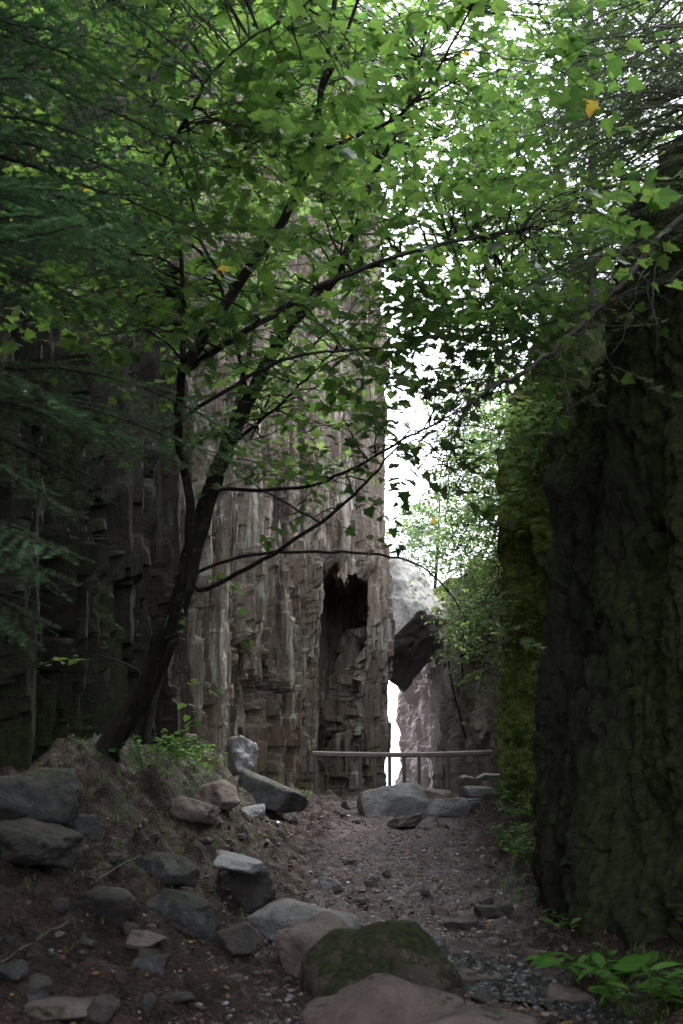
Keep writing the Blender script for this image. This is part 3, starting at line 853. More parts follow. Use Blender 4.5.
def make_tree(name, label, cat, base, trunk_paths, limb_paths, clusters, leaf=0.085, mat='maple', bark='bark', seed=0, group=None, tpl='maple', twig_len=(0.3, 0.65), step=0.07, droop=0.25):
    """base point, trunk and limb control polylines [(pts, r0, r1)], clusters [(centre, radii, n twigs)]"""
    rs = np.random.RandomState(seed)
    root = empty(name, base, label, cat, group)
    tp = [curve(p, a, b, 8, 0.006, rs) for p, a, b in trunk_paths]
    lp = [curve(p, a, b, 6, 0.005, rs) for p, a, b in limb_paths]
    V, Fc = tubes(tp)
    mesh('trunk', V, Fc, M[bark], root)
    skel = np.concatenate([q for q, _ in tp + lp])
    skr = np.concatenate([r for _, r in tp + lp])
    PA, AX, NR, SZ, TW = [], [], [], [], []
    for c, rad, nt_ in clusters:
        c = np.asarray(c, float); rad = np.asarray(rad, float)
        d2 = np.linalg.norm(skel - c, axis=1)
        k = int(np.argmin(d2 + 0.3 * (skel[:, 2] > c[2] + 0.3)))
        s0 = skel[k]
        r0 = min(skr[k] * 0.7, 0.012)
        if d2[k] > 0.15:
            mid = (s0 + c) / 2 + rs.normal(size=3) * 0.06 * d2[k] + np.array((0, 0, 0.08 * d2[k]))
            cp = curve([s0, mid, c], r0, 0.004, 5, 0.008, rs)
            TW.append(cp)
        for j in range(nt_):
            st = c + rs.uniform(-1, 1, 3) * rad * 0.8
            dr = (st - c) * np.array((1, 1, 0.35)) / (np.linalg.norm(st - c) + 1e-6) + rs.normal(size=3) * np.array((0.5, 0.5, 0.18)) + (c - s0) / (d2[k] + 1e-6) * 0.4
            mm = (c + st) / 2 + rs.normal(size=3) * 0.03
            TW.append(curve([c, mm, st], 0.004, 0.003, 3))
            pts, a, b, e, f = twig_leaves(st, dr, rs.uniform(*twig_len), rs, leaf, step, droop)
            TW.append((pts, np.linspace(0.003, 0.0012, len(pts))))
            PA += a; AX += b; NR += e; SZ += f
    V, Fc = tubes(lp + TW)
    mesh('branches', V, Fc, M[bark], root)
    T, TF = {'maple': (MAPLE, MAPLE_F), 'simple': (SIMPLE, SIMPLE_F), 'herb': (HERB, HERB_F), 'lance': (LANCE, LANCE_F)}[tpl]
    V, Fc = leaves(np.array(PA), np.array(AX), np.array(NR), np.array(SZ), T, TF)
    mesh('foliage', V, Fc, M[mat], root, smooth=False)
    return root

def PX(seq, d0, d1):
    n = len(seq)
    return [P(x, y, d0 + (d1 - d0) * i / (n - 1)) for i, (x, y) in enumerate(seq)]

def blob(px0, px1, py0, py1, d0, d1, n, rs, rad=0.35, nt_=3):
    """n clusters spread evenly through a slab of space"""
    out = []
    for i in range(n):
        c = P(rs.uniform(px0, px1), rs.uniform(py0, py1), rs.uniform(d0, d1))
        out.append((c, (rad, rad, rad * 0.35), nt_))
    return out

rs = np.random.RandomState(5)
# --- leaning maple on the left bank
b1 = P(100, 768, 11.2)
b1[2] = ground_z(b1[0], b1[1]) - 0.15
trunk1 = [([b1] + PX([(110, 745), (150, 680), (180, 602), (208, 500), (235, 430), (262, 372), (292, 322)], 11.2, 10.6), 0.125, 0.05)]
limbs1 = [
    (PX([(292, 322), (330, 285), (352, 240), (372, 180), (402, 120), (420, 60)], 10.6, 10.2), 0.05, 0.015),
    (PX([(292, 322), (300, 300), (345, 275), (400, 256), (460, 240), (530, 228)], 10.6, 9.0), 0.04, 0.010),
    (PX([(226, 450), (262, 420), (300, 385), (335, 350)], 10.8, 9.8), 0.022, 0.007),
    (PX([(196, 560), (215, 610), (262, 560), (330, 520), (372, 480), (410, 432)], 11.0, 8.6)[0:1] + PX([(200, 590), (262, 560), (330, 515), (372, 476), (410, 430)], 10.8, 8.6), 0.03, 0.006),
    (PX([(190, 575), (250, 555), (330, 552), (400, 558), (438, 580), (466, 618)], 11.0, 8.8), 0.018, 0.005),
    (PX([(215, 490), (300, 488), (350, 470), (402, 440), (440, 420), (470, 380)], 10.9, 8.4), 0.02, 0.005),
    (PX([(250, 400), (225, 300), (205, 260), (178, 215), (172, 120)], 10.7, 10.2), 0.022, 0.008),
]
cl1 = (blob(270, 500, -20, 230, 9.2, 11.5, 80, rs) + blob(330, 560, 170, 330, 8.6, 10.6, 50, rs) + blob(230, 410, 330, 450, 9.5, 10.8, 22, rs, 0.3, 3)
       + blob(120, 320, 130, 340, 9.4, 10.8, 50, rs) + blob(390, 560, 290, 400, 8.6, 10, 26, rs, 0.3, 3) + blob(230, 390, 420, 520, 9.0, 10.4, 9, rs, 0.22, 2) + blob(400, 500, 400, 470, 8.4, 9.4, 7, rs, 0.22, 2)
       + [(P(440, 570, 9.0), (0.2, 0.2, 0.1), 1), (P(470, 625, 8.8), (0.2, 0.2, 0.1), 2), (P(190, 590, 10.7), (0.2, 0.2, 0.2), 2), (P(170, 680, 11), (0.15, 0.1, 0.2), 2), (P(95, 655, 11), (0.15, 0.1, 0.1), 1), (P(215, 585, 10.5), (0.3, 0.2, 0.1), 1)])
make_tree('maple_tree', 'leaning dark maple whose trunk slants up from the mossy left bank', 'tree', b1, trunk1, limbs1, cl1, 0.100, 'maple', seed=11)

# --- nearer maple left
b2 = P(112, 768, 11.3)
b2[2] = ground_z(b2[0], b2[1]) - 0.15
trunk2 = [([b2] + PX([(118, 742), (152, 672), (178, 600), (190, 510), (178, 435), (182, 372)], 11.0, 8.2), 0.05, 0.03)]
limbs2 = [
    (PX([(182, 372), (215, 318), (245, 275), (290, 208), (310, 155), (322, 90), (336, -10)], 8.2, 7.6), 0.045, 0.018),
    (PX([(182, 372), (240, 335), (300, 298), (352, 272), (420, 250), (520, 230)], 8.2, 7.2), 0.028, 0.008),
    (PX([(160, 432), (235, 385), (290, 358), (345, 350), (392, 348)], 8.3, 7.4), 0.018, 0.006),
    (PX([(182, 372), (184, 300), (178, 240), (160, 170), (150, 60)], 8.2, 7.8), 0.025, 0.010),
    (PX([(310, 155), (350, 138), (392, 120), (430, 80), (470, 10)], 7.8, 7.0), 0.020, 0.008),
    (PX([(190, 112), (208, 78), (250, 40), (305, 5), (330, -20)], 6.6, 6.2), 0.012, 0.006),
    (PX([(160, 170), (175, 140), (190, 112)], 7.9, 6.6), 0.014, 0.012),
    (PX([(235, 290), (205, 250), (185, 180), (150, 110)], 8.0, 7.6), 0.014, 0.008),
    (PX([(322, 90), (340, 50), (358, 0)], 7.7, 7.4), 0.016, 0.012),
]
cl2 = (blob(40, 380, -80, 170, 6.2, 8.6, 90, rs, 0.3, 3) + blob(70, 330, 170, 340, 7.0, 8.6, 36, rs, 0.28, 2) + blob(380, 560, -60, 90, 6.6, 8.0, 22, rs, 0.3, 2)
       + blob(420, 590, 170, 280, 6.8, 7.6, 16, rs, 0.28, 2) + blob(20, 180, 200, 330, 7.2, 8.4, 18, rs, 0.28, 2)
       + blob(-200, 900, -900, -160, 4.6, 7.5, 90, rs, 0.4, 4))  # last blob: unseen overhead leaves added to shade the near walls
make_tree('maple_tree', 'near maple at the left edge with long limbs arching over the trail', 'tree', b2, trunk2, limbs2, cl2, 0.102, 'maple', seed=12)

def cliff_tree(base, top, crown_c, crown_r, n, seed, label, leaf=0.08, mat='maple_pale', nt_=3, tpl='maple', r0=0.09, group='trees growing on top of the cliffs', lean=None, step=0.075, rad=0.4):
    rs_ = np.random.RandomState(seed)
    base = np.array(base, float); top = np.array(top, float)
    mid = (base + top) / 2 + np.array((rs_.normal() * 0.15, 0, 0))
    limbs, cl = [], []
    crown_c = np.array(crown_c, float); crown_r = np.array(crown_r, float)
    for k in range(7):
        t = 0.35 + 0.6 * k / 7
        s0 = base * (1 - t) + top * t
        e = crown_c + rs_.uniform(-1, 1, 3) * crown_r * 0.75
        limbs.append(([s0, (s0 + e) / 2 + np.array((0, 0, 0.12)), e], r0 * (0.5 - 0.3 * t), 0.008))
    for k in range(n):
        v = rs_.normal(size=3); v /= np.linalg.norm(v)
        cl.append((crown_c + v * crown_r * rs_.uniform(0.2, 1.0) ** 0.6, (rad, rad, rad * 0.35), nt_))
    return make_tree('maple_tree', label, 'tree', base, [([base, mid, top], r0, r0 * 0.3)], limbs, cl, leaf, mat, seed=seed, group=group, tpl=tpl, step=step)

# slender maple rooted at the foot of the left cliff
b3 = P(140, 775, 17.0); b3[2] = ground_z(b3[0], b3[1]) - 0.1
t3 = [([b3] + PX([(158, 680), (192, 570), (228, 440), (258, 300), (262, 160), (275, 20), (280, -120)], 17.0, 15.5), 0.06, 0.025)]
l3 = [(PX([(250, 440), (280, 380), (330, 330), (370, 310)], 16.5, 15.5), 0.022, 0.01), (PX([(262, 300), (220, 230), (200, 150)], 16.2, 15.5), 0.03, 0.01),
      (PX([(262, 240), (310, 180), (360, 120)], 16.0, 15), 0.03, 0.01), (PX([(262, 160), (200, 80), (150, 20)], 16, 15), 0.03, 0.01), (PX([(270, 80), (330, 20), (390, -40)], 15.8, 14.6), 0.03, 0.01)]
c3 = blob(110, 390, -120, 250, 14.2, 16.8, 110, rs, 0.45, 4) + blob(230, 392, 250, 470, 15, 16.8, 34, rs, 0.4, 4)
make_tree('maple_tree', 'slender bright green maple rooted at the foot of the left cliff', 'tree', b3, t3, l3, c3, 0.10, 'maple_pale', seed=13, tpl='maple')

# trees on the cliffs, above and behind the arch of leaves
cliff_tree((-2.4, 13, 9.0), (-0.5, 12.6, 11.8), (0.4, 13.0, 9.4), (2.0, 1.6, 1.8), 75, 21, 'maple reaching over the gorge from the left cliff, middle distance', nt_=4, mat='maple')
cliff_tree((3.6, 15.5, 6.5), (2.6, 15.2, 10.6), (2.4, 15.5, 9.2), (1.9, 1.5, 2.3), 110, 22, 'leafy maple standing on the right cliff above the mossy buttress', nt_=4)
cliff_tree((3.8, 21.5, 8.6), (3.4, 21, 13.5), (3.3, 20.5, 11.0), (1.9, 2.0, 3.2), 120, 23, 'pale green maple further back on the right cliff', nt_=4)
cliff_tree((-2.2, 22, 12.0), (-0.8, 22, 15.5), (-0.3, 21.5, 13.6), (2.4, 1.8, 2.2), 90, 24, 'maple crown high on the far end of the left cliff', nt_=4)
cliff_tree((4.6, 13.0, 6.5), (4.4, 13.0, 12.5), (3.9, 12.8, 9.2), (2.3, 1.5, 3.2), 300, 28, 'leafy maple at the right edge behind the grey fir', nt_=4, mat='maple')

# saplings and bushes on the right wall beyond the railing
cliff_tree((3.6, 24.0, 3.6), (3.3, 24.0, 8.6), P(482, 510, 23.5), (1.0, 1.0, 2.8), 210, 25, 'bushy sapling on a ledge of the right wall above the railing', leaf=0.09, tpl='simple', nt_=4, r0=0.05, group=None, rad=0.3)
cliff_tree((2.9, 38, 5.4), (3.2, 38, 9.5), P(430, 535, 38), (1.9, 1.5, 1.3), 170, 26, 'hazy pale tree behind the wedged boulder', leaf=0.10, tpl='simple', nt_=4, r0=0.07, group=None)
cliff_tree((4.2, 30, 7.6), (4.0, 30, 13.5), P(480, 430, 30), (1.3, 1.6, 3.6), 200, 27, 'tall pale green tree on the right cliff behind the sapling', leaf=0.10, tpl='simple', nt_=4, r0=0.09, group=None)

cliff_tree((3.0, 20.6, 3.0), (2.9, 20.4, 6.0), P(510, 540, 19.6), (0.6, 0.5, 2.0), 90, 34, 'leggy shrub sprouting from the mossy buttress', leaf=0.09, tpl='maple', nt_=3, r0=0.03, group=None, rad=0.25)
cliff_tree((2.9, 28.4, 1.5), (2.7, 28.2, 5.0), P(474, 610, 27.6), (0.55, 0.6, 1.6), 100, 35, 'light green bush on the far right rock beside the wedged boulder', leaf=0.08, tpl='simple', nt_=3, r0=0.03, group=None, rad=0.25)

cliff_tree((3.2, 17.4, 4.6), (2.8, 17.2, 7.0), P(548, 440, 16.4), (0.7, 0.6, 0.9), 42, 36, 'leafy sapling hanging over the top of the mossy buttress', leaf=0.09, tpl='maple', nt_=3, r0=0.03, group=None, rad=0.25)
cliff_tree((3.1, 22.2, 1.6), (2.9, 22.0, 4.6), P(492, 640, 21.6), (0.35, 0.5, 1.3), 40, 37, 'thin green climber clinging to the right wall above the end of the railing', leaf=0.07, tpl='herb', nt_=3, r0=0.02, group=None, rad=0.2)

# unseen crowns added over the camera to darken the near walls
cliff_tree((-4.2, 3, 11.5), (-1.5, 2.5, 11.5), (-0.6, 2.0, 9.6), (3.2, 4.0, 1.6), 150, 29, 'unseen broad maple added to shade the start of the trail from the left cliff top', leaf=0.13, tpl='simple', nt_=5, mat='maple', rad=0.6)
cliff_tree((4.4, -1, 8.0), (2.5, 0, 10.5), (1.8, 3.0, 8.6), (3.0, 4.5, 1.5), 150, 30, 'unseen broad maple added to shade the start of the trail from the right cliff top', leaf=0.13, tpl='simple', nt_=5, mat='maple', rad=0.6)

# ------------------------------------------------------------------ conifers
def conifer_sprays(branches, rs, needle=0.02, step=0.006, tw_step=0.045, tw_len=0.22, spread=0.95):
    """branches: list of (pts, radii). Flat sprays of side twigs with needles"""
    TW, NP, NA, NS = [], [], [], []
    for pts, rad in branches:
        L = np.concatenate([[0], np.cumsum(np.linalg.norm(np.diff(pts, axis=0), axis=1))])
        tot = L[-1]
        q = 0.12 * tot
        sg = 1
        while q < tot:
            i = min(np.searchsorted(L, q), len(pts) - 1)
            p = pts[i - 1] + (pts[i] - pts[i - 1]) * ((q - L[i - 1]) / (L[i] - L[i - 1] + 1e-9))
            d_ = pts[i] - pts[i - 1]; d_ /= np.linalg.norm(d_) + 1e-9
            sd = np.cross(d_, (0, 0, 1.0)); sd /= np.linalg.norm(sd) + 1e-9
            ln = tw_len * (0.35 + 0.9 * math.sin(math.pi * min(1, (q / tot) * 0.85 + 0.12))) * rs.uniform(0.6, 1.2)
            dr = d_ * 0.75 + sd * sg * spread + np.array((0, 0, rs.normal() * 0.12 - 0.08))
            dr /= np.linalg.norm(dr)
            n = 5
            t = np.linspace(0, 1, n)
            tp_ = p + ln * (t[:, None] * dr + np.array((0, 0, -0.12)) * t[:, None] ** 2)
            TW.append((tp_, np.linspace(0.0022, 0.001, n)))
            m = int(ln / step)
            u = rs.uniform(0.05, 1, m)
            bp = p + ln * (u[:, None] * dr + np.array((0, 0, -0.12)) * u[:, None] ** 2)
            s2 = np.cross(dr, (0, 0, 1.0)); s2 /= np.linalg.norm(s2) + 1e-9
            na = dr * 0.55 + s2 * np.where(rs.rand(m) < 0.5, -1, 1)[:, None] + np.array((0, 0, 0.25)) * rs.rand(m)[:, None] + rs.normal(size=(m, 3)) * 0.12
            NP.append(bp); NA.append(na); NS.append(np.full(m, needle) * rs.uniform(0.7, 1.2, m))
            sg = -sg
            q += tw_step * rs.uniform(0.6, 1.4)
    return TW, np.concatenate(NP), np.concatenate(NA), np.concatenate(NS)

NEED = np.array([(0.10, 0, 0), (0, 1, 0), (-0.10, 0, 0)])
NEED_F = np.array([(0, 1, 2)])

def conifer(label, base, top, r0, br, seed, mat='needle', bark='bark', needle=0.026, step=0.003, tw_step=0.035, tw_len=0.22, extra=(), group=None):
    """br: list of (start, end) pairs for the boughs"""
    rs_ = np.random.RandomState(seed)
    root = empty('fir_tree', base, label, 'tree', group)
    tp = [curve([base, (np.array(base) + np.array(top)) / 2 + np.array((0.02, 0, 0)), top], r0, r0 * 0.3, 8)]
    V, Fc = tubes(tp)
    mesh('trunk', V, Fc, M[bark], root)
    B = []
    for a, b in br:
        a, b = np.array(a, float), np.array(b, float)
        L = np.linalg.norm(b - a)
        m = (a + b) / 2 + np.array((0, 0, 0.06 * L)) + rs_.normal(size=3) * 0.03 * L
        B.append(curve([a, m, b], min(0.014, 0.008 + 0.004 * L), 0.002, 6, 0.004, rs_))
    TW, NP, NA, NS = conifer_sprays(B, rs_, needle, step, tw_step, tw_len)
    V, Fc = tubes(B + TW + list(extra))
    mesh('boughs', V, Fc, M[bark], root)
    nr = np.tile((0, 0, 1.0), (len(NP), 1)) + rs_.normal(size=(len(NP), 3)) * 0.4
    V, Fc = leaves(NP, NA, nr, NS, NEED, NEED_F)
    mesh('needles', V, Fc, M[mat], root, smooth=False)
    return root

# near fir, trunk outside the frame to the left
rs = np.random.RandomState(77)
fb = np.array((-1.95, 5.2, 0.3)); ft = np.array((-1.9, 5.2, 7.0))
br = []
for (x, y, dd) in [(120, 215, 5.0), (95, 250, 4.6), (140, 265, 5.2), (60, 190, 4.4), (85, 225, 4.2), (150, 170, 5.2), (120, 130, 5.4), (60, 140, 4.8), (200, 210, 5.6),
                   (60, 552, 4.6), (30, 575, 5.0), (180, 462, 5.6), (250, 470, 5.8), (130, 440, 5.2), (60, 505, 5.2), (90, 420, 4.9), (40, 300, 4.6), (130, 320, 5.4), (180, 120, 5.8), (220, 165, 6.0),
                   (100, 60, 5.2), (40, 80, 4.6), (150, 20, 5.4), (60, 10, 4.9), (30, 640, 5.2), (250, 250, 6.0), (170, 240, 5.4), (40, 240, 4.3)]:
    e = P(x, y, dd)
    br.append(((fb[0], fb[1], e[2] + 0.25), e))
    e2 = P(x + rs.uniform(-40, 60), y + rs.uniform(-45, 45) * (1 if y < 350 else 0.4), dd + rs.uniform(-0.3, 0.9))
    if len(br) % 3 == 0:
        br.append(((fb[0], fb[1], e2[2] + 0.25), e2))
conifer('fir with flat green needle sprays reaching in from the left edge', fb, ft, 0.10, br, 31, tw_len=0.26, needle=0.030)

# grey scraggly fir on the right, trunk at x ~ 588
tb = P(588, 330, 13.0); tb[2] = 5.0
tt_ = P(590, -60, 13.0)
br = []
for k in range(110):
    y = -70 + 380 * rs.rand()
    a = P(588, y, 13.0)
    ang = rs.uniform(0, 2 * math.pi)
    L = rs.uniform(0.5, 1.7)
    b = a + np.array((math.cos(ang) * L, math.sin(ang) * L, -0.25 * L))
    br.append((a, b))
conifer('slim fir with straight dark trunk and dead grey twigs on the right wall', tb, tt_, 0.07, br, 32, 'needle_grey', 'bark_dead', 0.03, 0.007, 0.045, 0.3)
tb = np.array((2.9, 9.2, 5.6)); tt_ = np.array((3.0, 9.0, 10.5))
br = []
for k in range(150):
    z = rs.uniform(5.0, 9.6)
    a = np.array((2.95, 9.1, z))
    ang = rs.uniform(math.pi * 0.55, math.pi * 1.6)
    L = rs.uniform(0.6, 1.9)
    br.append((a, a + np.array((math.cos(ang) * L, math.sin(ang) * L, -0.35 * L))))
conifer('drooping grey green fir overhanging the top of the near right wall', tb, tt_, 0.09, br, 33, 'needle_grey', 'bark_dead', 0.024, 0.006, 0.04, 0.28)

# --- dead branch across the upper right
rs = np.random.RandomState(9)
pa = [curve(PX([(700, 200), (640, 262), (588, 318), (530, 368), (484, 392), (462, 420), (446, 470)], 7.4, 8.6), 0.028, 0.006, 8, 0.008, rs)]
main = pa[0][0]
for k in range(34):
    i = rs.randint(4, len(main) - 1)
    a = main[i]
    L = rs.uniform(0.15, 0.8)
    dr = np.array((rs.uniform(-1, 0.5), rs.uniform(-0.6, 0.6), rs.uniform(-1.2, 0.5)))
    m = a + dr * L * 0.5 + np.array((0, 0, 0.05))
    e = a + dr * L + np.array((0, 0, -0.15 * L))
    q = curve([a, m, e], 0.006, 0.002, 5, 0.01, rs)
    pa.append(q)
    for j in range(3):
        i2 = rs.randint(2, len(q[0]))
        b = q[0][i2]
        d3 = rs.normal(size=3) * np.array((0.16, 0.16, 0.14)) + np.array((0, 0, -0.08))
        pa.append(curve([b, b + d3 * 0.5 + rs.normal(size=3) * 0.01, b + d3], 0.003, 0.0015, 3))
V, Fc = tubes(pa)
o = mesh('dead_branch', V, Fc, M['bark_dead'], loc=tuple(main[0]))
tag(o, 'long bare grey branch slanting down from the right edge with twigs hanging off it', 'branch')

# ------------------------------------------------------------------ railing
ra, rb = P(312, 753.5, 24.0), P(492, 752.5, 24.3)
mid = (ra + rb) / 2
root = empty('railing', (mid[0], mid[1], float(ground_z(mid[0], mid[1]))), 'low weathered railing across the gap at the top of the trail', 'railing')

def box_between(a, b, w, h):
    a, b = np.array(a), np.array(b)
    t = (b - a) / np.linalg.norm(b - a)
    up = np.array((0, 0, 1.0)) if abs(t[2]) < 0.9 else np.array((0, 1.0, 0))
    s_ = np.cross(t, up); s_ /= np.linalg.norm(s_); up = np.cross(s_, t)
    bv = 0.2 * min(w, h)
    prof = [(-w / 2 + bv, -h / 2), (w / 2 - bv, -h / 2), (w / 2, -h / 2 + bv), (w / 2, h / 2 - bv), (w / 2 - bv, h / 2), (-w / 2 + bv, h / 2), (-w / 2, h / 2 - bv), (-w / 2, -h / 2 + bv)]
    V = [p + s_ * x + up * y for p in (a, b) for x, y in prof]
    k = 8
    Fq = np.array([(i, (i + 1) % k, (i + 1) % k + k, i + k) for i in range(k)])
    caps = np.array([list(range(k))[::-1], list(range(k, 2 * k))])
    return np.array(V), [Fq, caps]
segs = [ra + (rb - ra) * t_ - np.array((0, 0, 0.035 * 4 * t_ * (1 - t_))) for t_ in (0, 0.17, 0.34, 0.5, 0.66, 0.83, 1)]
VV_, F4, F8 = [], [], []
for a_, b_ in zip(segs[:-1], segs[1:]):
    V, Fq = box_between(a_, b_ + (b_ - a_) * 0.004, 0.11, 0.10)
    F4.append(Fq[0] + len(VV_) * 16); F8.append(Fq[1] + len(VV_) * 16); VV_.append(V)
V, Fq = np.concatenate(VV_), [np.concatenate(F4), np.concatenate(F8)]
mesh('rail', V, Fq, M['rail'], root, smooth=False)
for px in (316, 360, 375, 389.5, 404, 419, 447, 476):
    q = P(px, 756.5, 24.0 + 0.3 * (px - 312) / 180)
    zb = float(ground_z(q[0], q[1])) - 0.08
    V, Fq = box_between((q[0], q[1], zb), (q[0], q[1], q[2] + 0.012), 0.07, 0.07)
    mesh('post', V, Fq, M['post'], root, smooth=False)

# ------------------------------------------------------------------ herbs and ferns
def herb(name, label, c, n, h, spread, leaf, seed, mat='herb', tpl='herb', group=None, cat='plant', per=6):
    rs_ = np.random.RandomState(seed)
    c = np.array(c, float)
    root = empty(name, c, label, cat, group)
    st, PA, AX, NR, SZ = [], [], [], [], []
    for k in range(n):
        a = rs_.uniform(0, 2 * math.pi)
        r = spread * math.sqrt(rs_.rand())
        b = c + np.array((math.cos(a) * r * 0.6, math.sin(a) * r * 0.6, -0.03))
        hh = h * rs_.uniform(0.5, 1.15)
        e = b + np.array((math.cos(a) * r * 0.7, math.sin(a) * r * 0.7, hh))
        q = curve([b, b * 0.5 + e * 0.5 + np.array((0, 0, hh * 0.12)), e], 0.0035, 0.0015, 4)
        st.append(q)
        for j in range(per):
            i = 2 + int((len(q[0]) - 3) * (j + 1) / per)
            th = j * 2.4 + rs_.uniform(0, 1)
            ax = np.array((math.cos(th), math.sin(th), rs_.uniform(-0.3, 0.45)))
            PA.append(q[0][i]); AX.append(ax)
            NR.append(np.array((0, 0, 1.0)) + rs_.normal(size=3) * 0.3)
            SZ.append(leaf * rs_.uniform(0.6, 1.2))
    if n <= 10:
        for q in st:
            V, Fc = tubes([q])
            mesh('stem', V, Fc, M['herb'], root)
    else:
        V, Fc = tubes(st)
        mesh('stems', V, Fc, M['herb'], root)
    T, TF = {'herb': (HERB, HERB_F), 'lance': (LANCE, LANCE_F), 'maple': (MAPLE, MAPLE_F)}[tpl]
    V, Fc = leaves(np.array(PA), np.array(AX), np.array(NR), np.array(SZ), T, TF)
    mesh('foliage', V, Fc, M[mat], root, smooth=False)
    return root

def on_ground(px, py, d):
    d = ray_ground(px, py) or d
    q = P(px, py, d)
    q[2] = float(ground_z(q[0], q[1]))
    return q

herb('leafy_plant', 'broad leaved plant with long green leaves beside the trickle at lower right', on_ground(600, 985, 7.6), 9, 0.22, 0.34, 0.24, 41, tpl='lance', per=5)
herb('leafy_plant', 'dark green plant filling the bottom right corner', on_ground(655, 1010, 6.9), 14, 0.30, 0.36, 0.16, 42, tpl='lance', per=6)
herb('leafy_plant', 'small fern like plant in shade at the foot of the near right wall', on_ground(575, 930, 9.6), 8, 0.16, 0.25, 0.12, 43, tpl='lance', per=5)
herb('leafy_plant', 'single pale leaved sprig leaning over the trickle', on_ground(562, 965, 8.0), 3, 0.14, 0.14, 0.2, 44, tpl='lance', per=3)
for i, (px, py, dd, hh) in enumerate([(517, 778, 19.5, 0.42), (508, 800, 18.5, 0.34), (524, 822, 16.0, 0.34), (518, 845, 14.4, 0.26), (530, 860, 13.0, 0.25)]):
    lab = ['tallest bright herb clump by the wall, nearest the railing', 'second bright herb clump down from the railing along the right wall', 'middle herb clump of the row along the right wall',
           'fourth herb clump down the trail along the right wall', 'lowest darker herb clump against the near right buttress'][i]
    herb('herb_clump', lab, on_ground(px, py, dd), 30, hh, 0.34, 0.08, 50 + i, group='herbs along the foot of the right wall')
for i, (px, py, dd, hh) in enumerate([(178, 757, 15.0, 0.32), (203, 766, 15.5, 0.3), (152, 768, 14.0, 0.26)]):
    lab = ['herb clump in the middle of the mossy left bank', 'rightmost herb clump on the mossy left bank', 'leftmost herb clump on the mossy left bank near the trunk'][i]
    herb('herb_clump', lab, on_ground(px, py, dd), 22, hh, 0.3, 0.07, 60 + i, group='herbs on the mossy bank')
herb('herb_clump', 'tiny yellow green herb at the foot of the slanted grey block', on_ground(306, 800, 18.8), 8, 0.2, 0.1, 0.06, 66)
herb('herb_clump', 'small herb on the ledge of the right wall above the railing end', P(512, 738, 19.0), 14, 0.22, 0.2, 0.08, 67)

# ------------------------------------------------------------------ gravel, litter, twigs
rs = np.random.RandomState(300)
BL = np.array([(0.05, 0, 0), (0.035, 0.5, 0.04), (0, 1, -0.12), (-0.035, 0.5, 0.04), (-0.05, 0, 0)])
BLF = np.array([(0, 1, 3), (1, 2, 3), (0, 3, 4)])
c = []
for (px, py, rx, ry, k) in [(150, 775, 0.5, 1.4, 1300), (185, 765, 0.5, 1.4, 1200), (240, 838, 0.35, 0.5, 200), (130, 830, 0.5, 0.8, 200), (60, 850, 0.4, 0.5, 90), (30, 905, 0.25, 0.4, 60),
                            (212, 770, 0.3, 0.8, 400), (542, 890, 0.22, 0.8, 700), (528, 860, 0.25, 1.0, 600), (650, 985, 0.3, 0.35, 700), (270, 830, 0.2, 0.4, 80), (120, 880, 0.4, 0.4, 60)]:
    q = on_ground(px, py, 12)
    x = q[0] + rs.normal(size=k) * rx; y = q[1] + rs.normal(size=k) * ry
    c.append(np.stack([x, y, ground_z(x, y) - 0.01], 1))
c = np.concatenate(c); n = len(c)
a = rs.rand(n) * 6.28
ax = np.stack([np.cos(a) * 0.5, np.sin(a) * 0.5, 0.5 + rs.rand(n)], 1)
nr = np.stack([-np.sin(a), np.cos(a), 0 * a], 1)
nr = np.cross(ax, nr)
V, Fc = leaves(c, ax, nr, rs.uniform(0.025, 0.085, n), BL * np.array((1.6, 1, 1)), BLF)
o = mesh('grass', V, Fc, M['herb'], loc=(0, 0, 0), smooth=False)
tag(o, 'short green grass and moss tufts on the banks beside the trail', 'grass', kind='stuff')

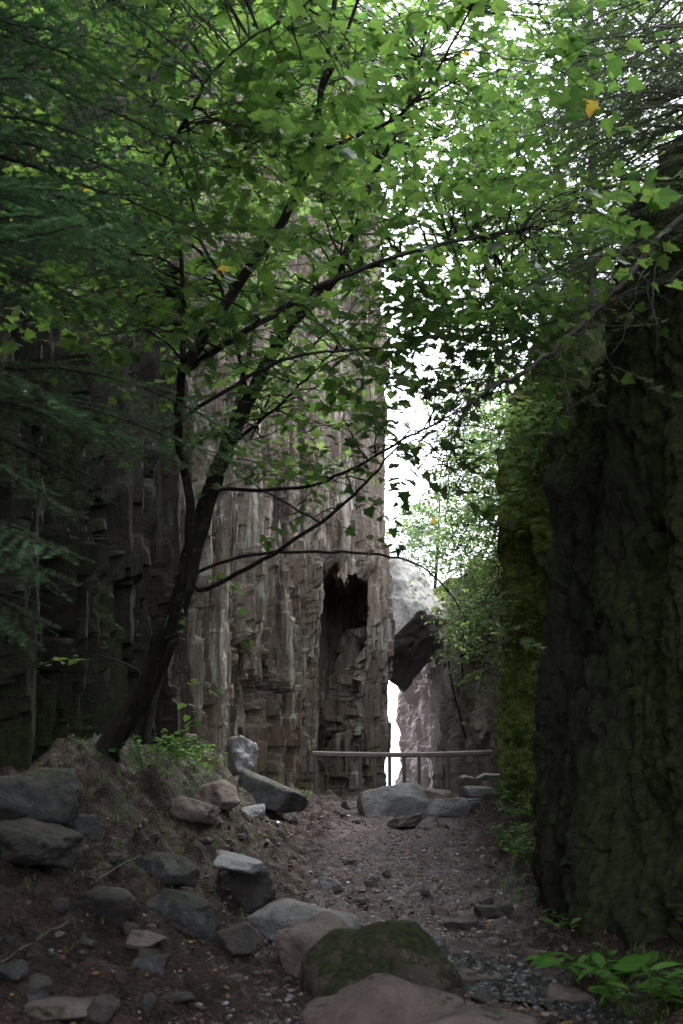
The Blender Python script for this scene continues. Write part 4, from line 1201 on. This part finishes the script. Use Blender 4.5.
def scatter_ground(n, rs_, ymin=6, ymax=24.5, wide=1.2):
    y = ymin + (ymax - ymin) * rs_.rand(n) ** 1.5
    x = trail_x(y) + rs_.normal(size=n) * wide * np.interp(y, [6, 12, 24], [0.7, 0.8, 1.0])
    z = ground_z(x, y)
    return np.stack([x, y, z], 1)

rs = np.random.RandomState(100)
n = 12000
c = scatter_ground(n, rs, wide=1.1)
Vi, Fi = ICO[1]
sz = 0.007 + 0.022 * rs.rand(n) ** 3 + 0.02 * (rs.rand(n) < 0.03)
V = Vi[None] * (1 + 0.25 * rs.normal(size=(n, len(Vi), 1)) * 0.8) * (sz[:, None] * rs.uniform(0.6, 1.3, (n, 3)) * np.array((1, 1, 0.6)))[:, None, :] + c[:, None, :]
Fc = Fi[None] + (np.arange(n) * len(Vi))[:, None, None]
o = mesh('gravel', V.reshape(-1, 3), Fc.reshape(-1, 3), M['gravel'], loc=(0, 0, 0), smooth=False)
tag(o, 'loose grey gravel and small stones strewn over the trail', 'gravel', kind='stuff')

n = 5200
c = scatter_ground(n, rs, 6, 24, 2.0)
c[:, 2] += 0.012
ang = rs.rand(n) * 6.28
ax = np.stack([np.cos(ang), np.sin(ang), rs.normal(size=n) * 0.25], 1)
nr = np.tile((0, 0, 1.0), (n, 1)) + rs.normal(size=(n, 3)) * 0.35
V, Fc = leaves(c, ax, nr, rs.uniform(0.02, 0.055, n), HERB, HERB_F)
o = mesh('fallen_leaves', V, Fc, M['litter'], loc=(0, 0, 0), smooth=False)
tag(o, 'scattered brown and orange fallen leaves on the trail and banks', 'leaf litter', kind='stuff')

for i, (a, b, r, lab) in enumerate([((0, 975), (75, 925), 0.009, 'thin curved fallen stick at the left edge of the bank'), ((90, 893), (140, 862), 0.010, 'short pale fallen stick on the left bank below the moss')]):
    p0, p1 = on_ground(a[0], a[1], 7.8 if i == 0 else 9.6), on_ground(b[0], b[1], 8.6 if i == 0 else 10.0)
    p0[2] += 0.03; p1[2] += 0.04
    V, Fc = tubes([curve([p0, (p0 + p1) / 2 + np.array((0.03, 0, 0.03)), p1], r, r * 0.4, 6, 0.004, rs)])
    tag(mesh('fallen_stick', V, Fc, M['bark_dead'], loc=tuple(p0)), lab, 'stick')
